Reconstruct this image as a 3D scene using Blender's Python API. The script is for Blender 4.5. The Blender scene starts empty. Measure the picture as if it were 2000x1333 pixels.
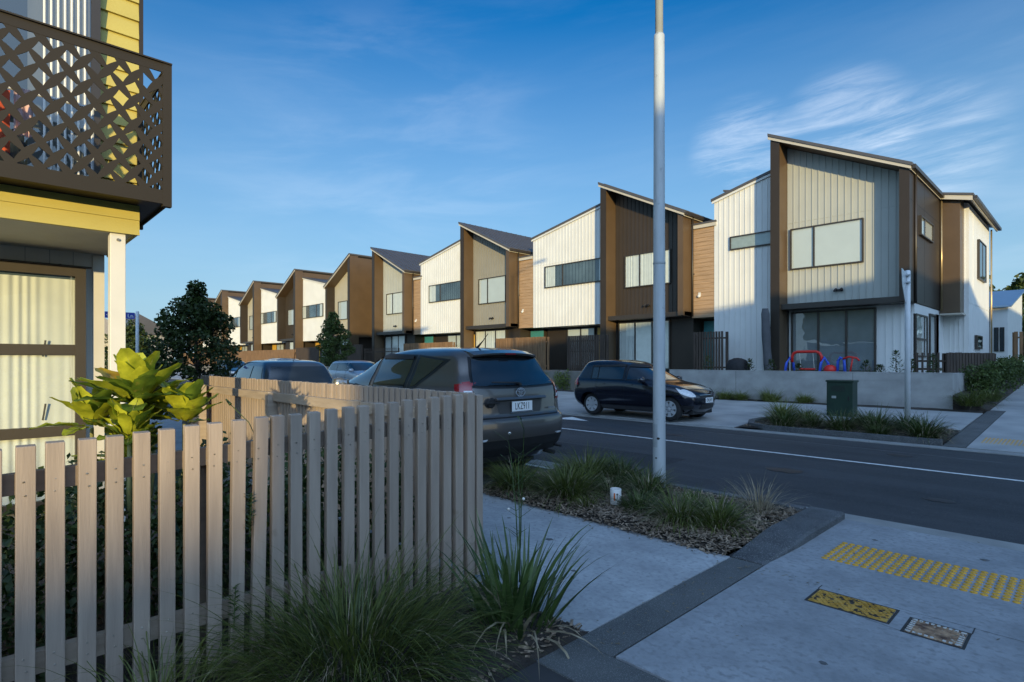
import bpy, bmesh, math, random
import numpy as np
from mathutils import Vector, Matrix
from mathutils.bvhtree import BVHTree

random.seed(7)
R = math.radians
sc = bpy.context.scene
col = sc.collection

# ------------------------------------------------------------------ camera, sky, sun, exposure
# world axes: x runs along the street (to the right of the picture), y across it, z up; metres
SUNV = Vector((1.2, -1.0, 0.142)).normalized()
SUN_EL = math.asin(SUNV.z)
SUN_AZ = math.atan2(SUNV.x, SUNV.y)          # clockwise from +y
cam = bpy.data.cameras.new('camera')
cam.sensor_width = 36.0
cam.lens = 36.0 * 1101 / 2000
cam.shift_y = (705 - 666.5) / 2000
cam.clip_start = 0.05
cam.clip_end = 3000
camo = bpy.data.objects.new('camera', cam)
col.objects.link(camo)
camo.location = (0, 0, 1.5)
camo.rotation_euler = (R(90), 0, math.atan2(.722, .692))
sc.camera = camo

wd = bpy.data.worlds.new('World')
sc.world = wd
wd.use_nodes = True
nt = wd.node_tree
N, L = nt.nodes, nt.links
bg = N['Background']
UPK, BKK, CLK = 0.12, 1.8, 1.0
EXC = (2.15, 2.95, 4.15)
sky = N.new('ShaderNodeTexSky')
sky.sky_type = 'NISHITA'
sky.sun_disc = False
sky.sun_elevation = SUN_EL
sky.sun_rotation = SUN_AZ
sky.air_density = 1.0
sky.dust_density = 0.3
sky.ozone_density = 4.4
hs = N.new('ShaderNodeHueSaturation')
hs.inputs['Saturation'].default_value = 1.12
hs.inputs['Value'].default_value = 1.0
L.new(sky.outputs[0], hs.inputs['Color'])
# cirrus wisps high in the sky
tc = N.new('ShaderNodeTexCoord')
def mth(op, a, b=None):
    n = N.new('ShaderNodeMath'); n.operation = op
    for i, v in enumerate((a, b)):
        if v is None: continue
        if isinstance(v, (int, float)): n.inputs[i].default_value = v
        else: L.new(v, n.inputs[i])
    return n.outputs[0]
sep = N.new('ShaderNodeSeparateXYZ'); L.new(tc.outputs['Generated'], sep.inputs[0])
cmb = N.new('ShaderNodeCombineXYZ')
along = mth('ADD', mth('MULTIPLY', sep.outputs['X'], 0.8), mth('MULTIPLY', sep.outputs['Y'], 0.6))
L.new(along, cmb.inputs[0])
L.new(mth('SUBTRACT', sep.outputs['Z'], mth('MULTIPLY', along, 0.10)), cmb.inputs[1])
def noise(vec, scale, detail, rough, rot, stretch, dist=0.0, loc=(0, 0, 0)):
    mp = N.new('ShaderNodeMapping'); mp.inputs['Rotation'].default_value = (0, 0, rot)
    mp.inputs['Scale'].default_value = stretch; mp.inputs['Location'].default_value = loc
    L.new(vec, mp.inputs[0])
    n = N.new('ShaderNodeTexNoise'); n.inputs['Scale'].default_value = scale
    n.inputs['Detail'].default_value = detail; n.inputs['Roughness'].default_value = rough
    n.inputs['Distortion'].default_value = dist
    L.new(mp.outputs[0], n.inputs['Vector'])
    return n.outputs['Fac']
def ramp(fac, p0, p1):
    r = N.new('ShaderNodeMapRange'); r.interpolation_type = 'SMOOTHSTEP'
    r.inputs['From Min'].default_value = p0; r.inputs['From Max'].default_value = p1
    L.new(fac, r.inputs['Value']); return r.outputs['Result']
def bank(d, w, lo):
    dn = Vector(d).normalized()
    dp = N.new('ShaderNodeVectorMath'); dp.operation = 'DOT_PRODUCT'
    L.new(tc.outputs['Generated'], dp.inputs[0]); dp.inputs[1].default_value = dn
    return ramp(dp.outputs['Value'], math.cos(R(w)), math.cos(R(lo)))
soft = ramp(noise(cmb.outputs[0], 2.2, 7, 0.58, R(4), (1.0, 7.0, 1), 0.35, (2.3, .4, 0)), 0.42, 0.80)
fine = ramp(noise(cmb.outputs[0], 5.0, 9, 0.68, R(-3), (0.9, 6.5, 1), 0.45, (1.1, 3.2, 0)), 0.36, 0.74)
fine2 = ramp(noise(cmb.outputs[0], 3.2, 8, 0.60, R(14), (1.0, 4.0, 1), 0.5, (5.1, 1.2, 0)), 0.40, 0.72)
bA = mth('ADD', bank((-.439, .987, .375), 5, .5), mth('ADD', bank((-.315, 1.125, .405), 6, .5), mth('MULTIPLY', bank((-.200, 1.240, .385), 5.5, 1), 0.8)))
bB = mth('ADD', bank((-.879, .528, .30), 20, 4), bank((-.05, 1.15, .30), 13, 3))
clouds = mth('ADD', mth('MULTIPLY', soft, 0.03), mth('MULTIPLY', mth('MULTIPLY', fine, bA), 0.36))
clouds = mth('ADD', clouds, mth('MULTIPLY', mth('MULTIPLY', fine2, bB), 0.09))
mx = N.new('ShaderNodeMixRGB')
# extra sky glow added overhead and behind the camera to fill the shade
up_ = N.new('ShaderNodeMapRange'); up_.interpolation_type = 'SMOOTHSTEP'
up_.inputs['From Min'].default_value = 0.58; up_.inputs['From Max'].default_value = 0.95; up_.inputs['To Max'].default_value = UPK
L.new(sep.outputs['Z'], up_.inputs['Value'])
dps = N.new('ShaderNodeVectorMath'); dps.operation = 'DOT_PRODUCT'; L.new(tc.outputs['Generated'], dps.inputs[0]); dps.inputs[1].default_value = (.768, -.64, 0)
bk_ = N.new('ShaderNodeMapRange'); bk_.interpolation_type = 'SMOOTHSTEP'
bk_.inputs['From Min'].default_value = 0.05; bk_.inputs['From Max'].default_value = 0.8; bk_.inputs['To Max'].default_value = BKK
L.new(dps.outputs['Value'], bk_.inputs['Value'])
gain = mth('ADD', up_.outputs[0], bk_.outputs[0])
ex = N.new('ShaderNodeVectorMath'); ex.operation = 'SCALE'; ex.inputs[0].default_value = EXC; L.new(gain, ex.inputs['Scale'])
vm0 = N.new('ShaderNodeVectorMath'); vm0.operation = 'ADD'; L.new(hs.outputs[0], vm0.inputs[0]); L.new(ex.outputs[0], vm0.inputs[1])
# pale haze low over the horizon
hz_ = N.new('ShaderNodeMapRange'); hz_.inputs['From Min'].default_value = 0.52; hz_.inputs['From Max'].default_value = 0.0
hz_.inputs['To Max'].default_value = 0.95; L.new(sep.outputs['Z'], hz_.inputs['Value'])
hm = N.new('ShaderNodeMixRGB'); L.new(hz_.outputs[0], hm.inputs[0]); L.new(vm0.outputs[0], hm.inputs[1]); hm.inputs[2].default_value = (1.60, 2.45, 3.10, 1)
vm = hm
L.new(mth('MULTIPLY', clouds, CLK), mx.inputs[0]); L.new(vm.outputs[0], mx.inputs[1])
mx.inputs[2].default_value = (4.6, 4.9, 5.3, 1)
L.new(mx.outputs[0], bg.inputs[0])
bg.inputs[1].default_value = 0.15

sl = bpy.data.lights.new('sun', 'SUN')
sl.energy = 2.75
sl.angle = R(0.6)
sl.color = (1.0, 0.80, 0.42)
so = bpy.data.objects.new('sun', sl)
col.objects.link(so)
so.rotation_euler = SUNV.to_track_quat('Z', 'Y').to_euler()
so.location = (10, -10, 20)
sc.view_settings.view_transform = 'Standard'
sc.view_settings.look = 'None'
sc.view_settings.exposure = 0.82
sc.view_settings.gamma = 1.0
sc.cycles.max_bounces = 6
sc.cycles.transparent_max_bounces = 12
sc.cycles.caustics_reflective = False
sc.cycles.caustics_refractive = False

# ------------------------------------------------------------------ materials
MATS = {}
def mat(name, c, rough=0.6, var=0.10, scale=6.0, bump=0.0, bscale=60.0, metal=0.0, stretch=(1, 1, 1),
        c2=None, coat=0.0, spec=0.5, speck=None, nrough=0.5, trans=0.0, detail=5.0, coords='pos', bdist=0.01, rvar=0.0, ovar=0.0):
    if name in MATS: return MATS[name]
    m = bpy.data.materials.new(name); m.use_nodes = True
    t = m.node_tree; n, l = t.nodes, t.links
    p = n['Principled BSDF']
    p.inputs['Roughness'].default_value = rough
    p.inputs['Metallic'].default_value = metal
    p.inputs['Specular IOR Level'].default_value = spec
    if coat: p.inputs['Coat Weight'].default_value = coat; p.inputs['Coat Roughness'].default_value = 0.04
    if coords == 'pos':
        g = n.new('ShaderNodeNewGeometry'); vec = g.outputs['Position']
    else:
        g = n.new('ShaderNodeTexCoord'); vec = g.outputs['Object']
    mp = n.new('ShaderNodeMapping'); mp.inputs['Scale'].default_value = stretch
    l.new(vec, mp.inputs[0])
    nz = n.new('ShaderNodeTexNoise'); nz.inputs['Scale'].default_value = scale; nz.inputs['Detail'].default_value = detail; nz.inputs['Roughness'].default_value = nrough
    l.new(mp.outputs[0], nz.inputs['Vector'])
    rp = n.new('ShaderNodeValToRGB')
    rp.color_ramp.elements[0].position = 0.32; rp.color_ramp.elements[1].position = 0.68
    a = [max(0, x * (1 - var)) for x in c]; b = [min(1, x * (1 + var)) for x in (c2 or c)]
    rp.color_ramp.elements[0].color = (*a, 1); rp.color_ramp.elements[1].color = (*b, 1)
    l.new(nz.outputs['Fac'], rp.inputs[0])
    out = rp.outputs[0]
    if speck:                                   # (scale, colour, threshold, softness)
        vz = n.new('ShaderNodeTexNoise'); vz.inputs['Scale'].default_value = speck[0]; vz.inputs['Detail'].default_value = 2
        l.new(vec, vz.inputs['Vector'])
        mr = n.new('ShaderNodeMapRange'); mr.inputs['From Min'].default_value = speck[2]; mr.inputs['From Max'].default_value = speck[2] + speck[3]
        l.new(vz.outputs['Fac'], mr.inputs['Value'])
        mm = n.new('ShaderNodeMixRGB'); l.new(mr.outputs[0], mm.inputs[0]); l.new(out, mm.inputs[1])
        mm.inputs[2].default_value = (*speck[1], 1); out = mm.outputs[0]
    if ovar:
        oi = n.new('ShaderNodeObjectInfo'); mo = n.new('ShaderNodeMapRange'); mo.inputs['To Min'].default_value = 1 - ovar; mo.inputs['To Max'].default_value = 1 + ovar * .6
        l.new(oi.outputs['Random'], mo.inputs['Value']); hv = n.new('ShaderNodeHueSaturation'); l.new(mo.outputs[0], hv.inputs['Value']); l.new(out, hv.inputs['Color']); out = hv.outputs[0]
    l.new(out, p.inputs['Base Color'])
    if rvar:
        mr = n.new('ShaderNodeMapRange'); mr.inputs['To Min'].default_value = rough - rvar; mr.inputs['To Max'].default_value = rough + rvar
        l.new(nz.outputs['Fac'], mr.inputs['Value']); l.new(mr.outputs[0], p.inputs['Roughness'])
    if bump:
        bz = n.new('ShaderNodeTexNoise'); bz.inputs['Scale'].default_value = bscale; bz.inputs['Detail'].default_value = 4
        l.new(mp.outputs[0], bz.inputs['Vector'])
        bp = n.new('ShaderNodeBump'); bp.inputs['Strength'].default_value = bump; bp.inputs['Distance'].default_value = bdist
        l.new(bz.outputs['Fac'], bp.inputs['Height']); l.new(bp.outputs[0], p.inputs['Normal'])
    if trans:
        tr = n.new('ShaderNodeBsdfTranslucent'); l.new(out, tr.inputs['Color'])
        ms = n.new('ShaderNodeMixShader'); ms.inputs[0].default_value = trans
        l.new(p.outputs[0], ms.inputs[1]); l.new(tr.outputs[0], ms.inputs[2])
        l.new(ms.outputs[0], n['Material Output'].inputs['Surface'])
    MATS[name] = m
    return m

def glass(name, tint=(0.9, 0.95, 0.95), opac=0.0, base=(0.02, 0.025, 0.03), ior=1.5, boost=1.0):
    """window glass: fresnel reflection over clear (or partly dark) transmission"""
    if name in MATS: return MATS[name]
    m = bpy.data.materials.new(name); m.use_nodes = True
    t = m.node_tree; n, l = t.nodes, t.links
    n.remove(n['Principled BSDF'])
    tr = n.new('ShaderNodeBsdfTransparent'); tr.inputs[0].default_value = (*tint, 1)
    df = n.new('ShaderNodeBsdfDiffuse'); df.inputs[0].default_value = (*base, 1)
    m1 = n.new('ShaderNodeMixShader'); m1.inputs[0].default_value = opac
    l.new(tr.outputs[0], m1.inputs[1]); l.new(df.outputs[0], m1.inputs[2])
    gl = n.new('ShaderNodeBsdfGlossy'); gl.inputs['Roughness'].default_value = 0.01
    gz = n.new('ShaderNodeNewGeometry')
    nz = n.new('ShaderNodeTexNoise'); nz.inputs['Scale'].default_value = 1.3; l.new(gz.outputs['Position'], nz.inputs['Vector'])
    bp = n.new('ShaderNodeBump'); bp.inputs['Strength'].default_value = 0.25; bp.inputs['Distance'].default_value = 0.02
    l.new(nz.outputs['Fac'], bp.inputs['Height']); l.new(bp.outputs[0], gl.inputs['Normal'])
    fr = n.new('ShaderNodeLayerWeight'); fr.inputs[0].default_value = 0.5     # Schlick term, the same from both sides
    pw = n.new('ShaderNodeMath'); pw.operation = 'POWER'; pw.inputs[1].default_value = 4.0; l.new(fr.outputs['Facing'], pw.inputs[0])
    mu = n.new('ShaderNodeMath'); mu.operation = 'MULTIPLY_ADD'; mu.use_clamp = True; mu.inputs[1].default_value = 0.9; mu.inputs[2].default_value = 0.05 * boost
    l.new(pw.outputs[0], mu.inputs[0])
    m2 = n.new('ShaderNodeMixShader')
    l.new(mu.outputs[0], m2.inputs[0]); l.new(m1.outputs[0], m2.inputs[1]); l.new(gl.outputs[0], m2.inputs[2])
    l.new(m2.outputs[0], n['Material Output'].inputs['Surface'])
    MATS[name] = m
    return m

path_m = mat('path_concrete', (0.27, 0.285, 0.30), 0.85, 0.12, 2.1, 0.35, 90, c2=(0.42, 0.435, 0.44), speck=(26, (0.26, 0.27, 0.28), 0.50, 0.24), bdist=0.005, detail=14, nrough=.78)
concrete = mat('concrete', (0.215, 0.23, 0.245), 0.85, 0.15, 1.4, 0.35, 90, c2=(0.32, 0.335, 0.35), speck=(26, (0.20, 0.21, 0.22), 0.50, 0.24), bdist=0.004, detail=14, nrough=.78)  # darker than the path: corner vignetting and shading put into the colour
concrete_far = mat('pale_concrete', (0.30, 0.31, 0.31), 0.85, 0.10, 1.2, 0.3, 60, c2=(0.36, 0.365, 0.36), bdist=0.004)
gutter_m = mat('gutter_concrete', (0.27, 0.275, 0.265), 0.85, 0.14, 3.0, 0.4, 80, speck=(300, (0.16, 0.16, 0.16), 0.6, 0.08), bdist=0.004)
band_m = mat('dark_aggregate', (0.085, 0.09, 0.09), 0.8, 0.2, 3, 0.8, 160, speck=(230, (0.22, 0.225, 0.22), 0.58, 0.06), bdist=0.005)
kerb_m = mat('aggregate_kerb', (0.075, 0.08, 0.085), 0.8, 0.3, 5, 1.0, 110, speck=(120, (0.24, 0.24, 0.235), 0.58, 0.06), bdist=0.01)
asphalt = mat('asphalt', (0.028, 0.030, 0.034), 0.78, 0.34, 0.7, 0.8, 190, stretch=(.35, 1.6, 1), c2=(0.040, 0.042, 0.046), nrough=.8, speck=(90, (0.085, 0.088, 0.092), 0.60, 0.06), bdist=0.004, detail=8)
soil = mat('soil', (0.05, 0.04, 0.032), 0.95, 0.4, 9, 0.9, 60, bdist=0.03)
lawn_m = mat('far_ground', (0.06, 0.075, 0.035), 0.95, 0.3, 0.6, 0.5, 20)
joint_m = mat('joint', (0.04, 0.04, 0.042), 0.9)
white_paint = mat('road_paint', (0.62, 0.64, 0.64), 0.7, 0.15, 14, c2=(0.72, 0.72, 0.70), speck=(60, (0.2, 0.2, 0.2), 0.66, 0.08))
blocks_m = mat('block_wall_paint', (0.33, 0.325, 0.31), 0.85, 0.16, 2.6, 0.4, 50, bdist=0.004)
bronze = mat('bronze_metal', (0.036, 0.029, 0.022), 0.42, 0.06, 3, spec=0.5)
bronze_d = mat('dark_bronze_panel', (0.034, 0.026, 0.019), 0.45, 0.08, 2.0, spec=.3)
brown = mat('brown_panel', (0.098, 0.062, 0.032), 0.42, 0.08, 1.4, spec=0.5)
white_w = mat('white_weatherboard', (0.66, 0.66, 0.63), 0.55, 0.04, 1.4)
cream = mat('cream_fascia', (0.50, 0.46, 0.38), 0.5, 0.04, 2)
grey_w = mat('light_grey_cladding', (0.40, 0.41, 0.37), 0.55, 0.04, 1.4)
taupe_w = mat('taupe_cladding', (0.27, 0.255, 0.21), 0.55, 0.04, 1.4)
beige_w = mat('beige_cladding', (0.40, 0.37, 0.29), 0.55, 0.04, 1.4)
brown_w = mat('brown_cladding', (0.040, 0.029, 0.019), 0.5, 0.06, 1.4)
roof_m = mat('roof_metal', (0.075, 0.072, 0.075), 0.45, 0.08, 1.5)
timber = mat('cedar_board', (0.37, 0.24, 0.135), 0.6, 0.16, 5, stretch=(0.4, 0.4, 5))
slat = mat('dark_timber', (0.060, 0.042, 0.030), 0.75, 0.35, 3, 0.3, 40, stretch=(6, 6, 0.5))
slat2 = mat('brown_timber', (0.20, 0.115, 0.055), 0.75, 0.35, 3, 0.3, 40, stretch=(6, 6, 0.5))
teal = mat('teal_door_paint', (0.05, 0.24, 0.25), 0.4, 0.05)
yellow_door = mat('yellow_door_paint', (0.62, 0.36, 0.05), 0.4, 0.05)
dark_in = mat('window_backing_tone', (0.085, 0.115, 0.130), 0.8, 0.5, .9)  # backing colour stands in for sky reflection and the dim room
curtain_m = mat('curtain_fabric', (0.72, 0.70, 0.64), 0.9, 0.05, 5)
blind_m = mat('blind_fabric', (0.62, 0.63, 0.60), 0.9, 0.03, 2)
pane_m = glass('window_glass', boost=2.6)
sheer_m = mat('grey_sheer', (0.20, 0.215, 0.22), 0.9, 0.1, 3)
pane_d = glass('window_glass_dark', opac=0.6, boost=2.2)
yellow_w = mat('yellow_weatherboard', (0.50, 0.41, 0.095), 0.5, 0.06, 1.6, 0.15, 30, stretch=(1, 1, 2))
fence_m = mat('painted_fence_timber', (0.335, 0.262, 0.205), 0.72, 0.07, 4, 0.35, 22, stretch=(5, 5, 0.5), c2=(0.37, 0.292, 0.228), ovar=.09, bdist=0.004,
              speck=(9, (0.28, 0.215, 0.16), 0.70, 0.10))
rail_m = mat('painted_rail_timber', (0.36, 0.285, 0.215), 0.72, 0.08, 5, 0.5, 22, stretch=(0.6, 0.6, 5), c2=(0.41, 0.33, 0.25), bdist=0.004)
steel = mat('galvanised_pole', (0.42, 0.45, 0.46), 0.5, 0.07, 6, metal=0.0, stretch=(4, 4, 0.7), speck=(14, (0.30, 0.32, 0.33), 0.66, 0.1))
pole_white = mat('white_pole_paint', (0.62, 0.64, 0.65), 0.5, 0.05, 6)
black = mat('black_rubber', (0.012, 0.012, 0.013), 0.6, 0.1)
black_gloss = mat('black_gloss', (0.01, 0.01, 0.012), 0.15)
chrome = mat('chrome', (0.75, 0.76, 0.78), 0.15, 0.02, metal=1.0)
screw_m = mat('screw_metal', (0.32, 0.28, 0.22), 0.4, 0.2, metal=0.6)

# ------------------------------------------------------------------ scene helpers
def rootloc(o):
    v = Vector((0, 0, 0))
    while o: v += o.location; o = o.parent
    return v
def tag(o, label=None, cat=None, group=None, kind=None):
    for k, v in (('label', label), ('category', cat), ('group', group), ('kind', kind)):
        if v: o[k] = v
    return o
def root(name, loc, label, cat, group=None):
    o = bpy.data.objects.new(name, None); col.objects.link(o); o.location = loc
    o.empty_display_size = 0.2
    return tag(o, label, cat, group)
def link_mesh(name, verts, faces, m, parent=None, smooth=False):
    me = bpy.data.meshes.new(name)
    if isinstance(verts, np.ndarray):
        off = np.array(rootloc(parent)) if parent else np.zeros(3)
        verts = verts - off; f = np.asarray(faces, dtype=np.int32); k = f.shape[1]
        me.vertices.add(len(verts)); me.vertices.foreach_set('co', verts.astype(np.float32).ravel())
        me.loops.add(f.size); me.loops.foreach_set('vertex_index', f.ravel())
        me.polygons.add(len(f)); me.polygons.foreach_set('loop_start', np.arange(0, f.size, k, dtype=np.int32))
        me.update(calc_edges=True)
    else:
        off = rootloc(parent) if parent else Vector((0, 0, 0))
        me.from_pydata([Vector(v) - off for v in verts], [], faces); me.update()
    if smooth: me.polygons.foreach_set('use_smooth', [True] * len(me.polygons))
    me.materials.append(m)
    o = bpy.data.objects.new(name, me); col.objects.link(o)
    if parent: o.parent = parent
    return o
class MB:
    def __init__(s): s.v = []; s.f = []
    def add(s, vs, fs):
        k = len(s.v); s.v += [tuple(p) for p in vs]; s.f += [tuple(i + k for i in f) for f in fs]; return s
    def box(s, x0, x1, y0, y1, z0, z1):
        if x0 > x1: x0, x1 = x1, x0
        if y0 > y1: y0, y1 = y1, y0
        if z0 > z1: z0, z1 = z1, z0
        return s.add([(x0,y0,z0),(x1,y0,z0),(x1,y1,z0),(x0,y1,z0),(x0,y0,z1),(x1,y0,z1),(x1,y1,z1),(x0,y1,z1)],
                     [(0,3,2,1),(4,5,6,7),(0,1,5,4),(1,2,6,5),(2,3,7,6),(3,0,4,7)])
    def prism(s, pts, a, b, ax='y'):
        """polygon pts (p,q) extruded from a to b along ax; y: (x,z), x: (y,z), z: (x,y)"""
        def P(p, q, t): return {'y': (p, t, q), 'x': (t, p, q), 'z': (p, q, t)}[ax]
        n = len(pts)
        vs = [P(p, q, a) for p, q in pts] + [P(p, q, b) for p, q in pts]
        fs = [tuple(range(n)), tuple(range(2 * n - 1, n - 1, -1))]
        fs += [((i + 1) % n, i, n + i, n + (i + 1) % n) for i in range(n)]
        area = sum(pts[i][0] * pts[(i + 1) % n][1] - pts[(i + 1) % n][0] * pts[i][1] for i in range(n))
        flip = (area < 0) ^ (b < a) ^ (ax == 'y')
        if not flip: fs = [tuple(reversed(f)) for f in fs]
        return s.add(vs, fs)
    def obox(s, p0, p1, w, h, up=(0, 0, 1)):
        """box beam from p0 to p1, width w, height h"""
        p0, p1 = Vector(p0), Vector(p1); d = (p1 - p0).normalized()
        sd = d.cross(Vector(up)).normalized() * w / 2; u = sd.cross(d).normalized() * h / 2
        vs = [p + a * sd + b * u for p in (p0, p1) for a, b in ((-1,-1),(1,-1),(1,1),(-1,1))]
        return s.add(vs, [(0,1,2,3),(7,6,5,4),(0,4,5,1),(1,5,6,2),(2,6,7,3),(3,7,4,0)])
    def tube(s, pts, r, n=8, cap=True):
        pts = [Vector(p) for p in pts]; rs = r if isinstance(r, (list, tuple)) else [r] * len(pts)
        k = len(s.v); ref = Vector((0.13, 0.97, 0.21))
        for i, p in enumerate(pts):
            d = (pts[min(i + 1, len(pts) - 1)] - pts[max(i - 1, 0)]).normalized()
            if abs(d.dot(ref)) > .97: ref = Vector((1, 0, 0))
            a = d.cross(ref).normalized(); b = d.cross(a)
            for j in range(n):
                t = 2 * math.pi * j / n
                s.v.append(tuple(p + (a * math.cos(t) + b * math.sin(t)) * rs[i]))
        for i in range(len(pts) - 1):
            for j in range(n):
                s.f.append((k+i*n+j, k+i*n+(j+1)%n, k+(i+1)*n+(j+1)%n, k+(i+1)*n+j))
        if cap:
            s.f.append(tuple(k + j for j in reversed(range(n)))); s.f.append(tuple(k + (len(pts)-1)*n + j for j in range(n)))
        return s
    def lathe(s, prof, cx, cy, n=20, cz=0, axis='z'):
        k = len(s.v)
        for r, z in prof:
            for j in range(n):
                t = 2 * math.pi * j / n; a, b = r * math.cos(t), r * math.sin(t)
                s.v.append((cx + a, cy + b, cz + z) if axis == 'z' else (cx + a, cy + z, cz + b))
        for i in range(len(prof) - 1):
            for j in range(n):
                s.f.append((k+i*n+j, k+i*n+(j+1)%n, k+(i+1)*n+(j+1)%n, k+(i+1)*n+j))
        s.f.append(tuple(k + j for j in reversed(range(n)))); s.f.append(tuple(k + (len(prof)-1)*n + j for j in range(n)))
        return s
    def build(s, name, m, parent=None, smooth=False, bevel=0.0):
        o = link_mesh(name, s.v, s.f, m, parent, smooth)
        if bevel:
            b = o.modifiers.new('bevel', 'BEVEL'); b.width = bevel; b.segments = 2; b.limit_method = 'ANGLE'
        return o
def struct(mb, name, m, kind='structure'):
    o = mb.build(name, m); o['kind'] = kind; return o
def single(mb, name, m, label, cat, group=None, kind=None, **k):
    return tag(mb.build(name, m, **k), label, cat, group, kind)

# ------------------------------------------------------------------ ground, road, kerbs, paths
def gz(v):            # height of the far side's rising path
    return 0.0 if v < 12.6 else 0.045 * (v - 12.6)
def sheet(x0, x1, ys, zs, thick=0.3):
    mb = MB(); pts = list(zip(ys, zs)) + [(ys[-1], zs[-1] - thick), (ys[0], zs[0] - thick)]
    mb.prism(pts, x0, x1, 'x'); return mb
struct(MB().box(-900, 900, -900, 900, -0.6, -0.2), 'ground', lawn_m)
struct(sheet(-200, 60, (6.27, 9.4, 12.1), (-0.035, 0.0, -0.03)), 'road', asphalt)
struct(sheet(-120, -5.0, (4.2, 6.27), (-0.02, -0.035)), 'parking_bay', asphalt)
g = MB()
for i in range(-40, 14):
    g.box(i * 3.0 + .006, i * 3.0 + 2.994, 5.97 if i >= -2 else 6.27, 6.275, -0.3, -0.02) if i >= -2 else None
struct(g, 'gutter', gutter_m)
struct(MB().box(-6.0, 42, 5.98, 6.27, -.3, -.035), 'gutter_joint', joint_m)
g = MB()
for i in range(-40, 14): g.box(i * 3.0 + .006, i * 3.0 + 2.994, 12.1, 12.42, -0.3, -0.015)
struct(g, 'gutter', gutter_m)
# near pavement: crossing side (right) in slabs, path (left)
g = MB()
g.box(-1.70, 0.35, 2.36, 5.97, -.3, 0); g.box(0.36, 3.4, 2.36, 5.97, -.3, 0); g.box(3.41, 20, 2.36, 5.97, -.3, 0)
g.box(-1.70, 20, -8, 2.03, -.3, 0)
struct(g, 'pavement', concrete)
struct(MB().box(-120, -1.96, 2.46, 4.19, -.3, 0), 'path', path_m)
g = MB(); g.box(-1.955, -1.715, 2.349, 4.19, -.3, -.003); g.box(-1.955, 20, 2.045, 2.345, -.3, -.003)
struct(g, 'paving_band', band_m)
struct(MB().box(-2.0, 20, -8, 6, -.3, -.012), 'joint', joint_m)
# raised kerb round the near planting bed
k = MB()
n_ = 9
for i in range(n_ + 1):
    y = 4.20 + 1.77 * i / n_; zt_ = .004 + .062 * min(1, i / 4.0); xl, xr_ = -1.955 - .02 * min(1, i / 3), -1.715 + .03 * min(1, i / 3)
    k.v += [(xl, y, -.3), (xr_ + .012, y, -.3), (xr_ + .012, y, zt_ - .015), (xr_ - .01, y, zt_), (xl, y, zt_)]
for i in range(n_):
    for j in range(5): k.f.append((i*5+j, i*5+(j+1)%5, (i+1)*5+(j+1)%5, (i+1)*5+j))
k.f += [(0, 1, 2, 3, 4), tuple(n_*5 + j for j in (4, 3, 2, 1, 0))]
single(k, 'kerb', kerb_m, 'dark pebbly kerb block beside the yellow tactile studs', 'kerb')
k = MB(); k.box(-5.0, -2.01, 5.86, 5.965, -.3, .06); k.box(-5.1, -5.0, 4.2, 5.965, -.3, .05)
single(k, 'kerb', kerb_m, 'low dark kerb between the lamp post bed and the road gutter', 'kerb', bevel=0.01)
def bed_mesh(x0, x1, y0, y1, zf, nx=40, ny=24, amp=.03, seed=1):
    rng = np.random.RandomState(seed); vs = []; fs = []
    hh = rng.rand(nx + 1, ny + 1) * amp
    for i in range(nx + 1):
        for j in range(ny + 1):
            x = x0 + (x1 - x0) * i / nx; y = y0 + (y1 - y0) * j / ny
            e = min(i, nx - i, j, ny - j) / 4.0
            vs.append((x, y, zf(x, y) + hh[i, j] + .03 * min(1, e)))
    for i in range(nx):
        for j in range(ny):
            a = i * (ny + 1) + j; fs.append((a, a + ny + 1, a + ny + 2, a + 1))
    mb = MB(); mb.v = vs; mb.f = fs; return mb
struct(bed_mesh(-5.0, -2.01, 4.19, 5.87, lambda x, y: -.004), 'soil_bed', soil)
struct(bed_mesh(-2.97, -1.956, -3, 2.47, lambda x, y: -.02, 20, 60), 'soil_bed', soil)
struct(bed_mesh(-7.3, -2.97, -3, 2.55, lambda x, y: -.02, 20, 30), 'garden_soil', soil)
# far side: apron, path, bed, raised plots
ys = [12.42, 12.6, 14.4]; 
struct(sheet(-120, -5.75, ys, [gz(v) for v in ys]), 'parking_apron', concrete_far)
ys = [14.42, 16.0, 17.7]
struct(sheet(-120, -1.97, ys, [gz(v) for v in ys]), 'far_path', concrete_far)
struct(sheet(-1.93, -1.62, [12.42, 13, 18.4], [gz(v) - .003 for v in (12.42, 13, 18.4)]), 'paving_band', band_m)
g = MB()
for a, b in ((12.42, 15.0), (15.015, 18.4), (18.415, 23.0), (23.015, 28), (28.015, 34)):
    g.prism([(a, gz(a)), (b, gz(b)), (b, gz(b) - .3), (a, gz(a) - .3)], -1.60 if a < 18 else -1.9, 14, 'x')
struct(g, 'side_path', concrete_far)
struct(sheet(-1.95, 14, [12.42, 34], [gz(12.42) - .012, gz(34) - .012]), 'joint', joint_m)
struct(sheet(-120, -5.7, [12.42, 17.6], [gz(12.42) - .02, gz(17.6) - .012]), 'joint', joint_m)
k = MB()
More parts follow.
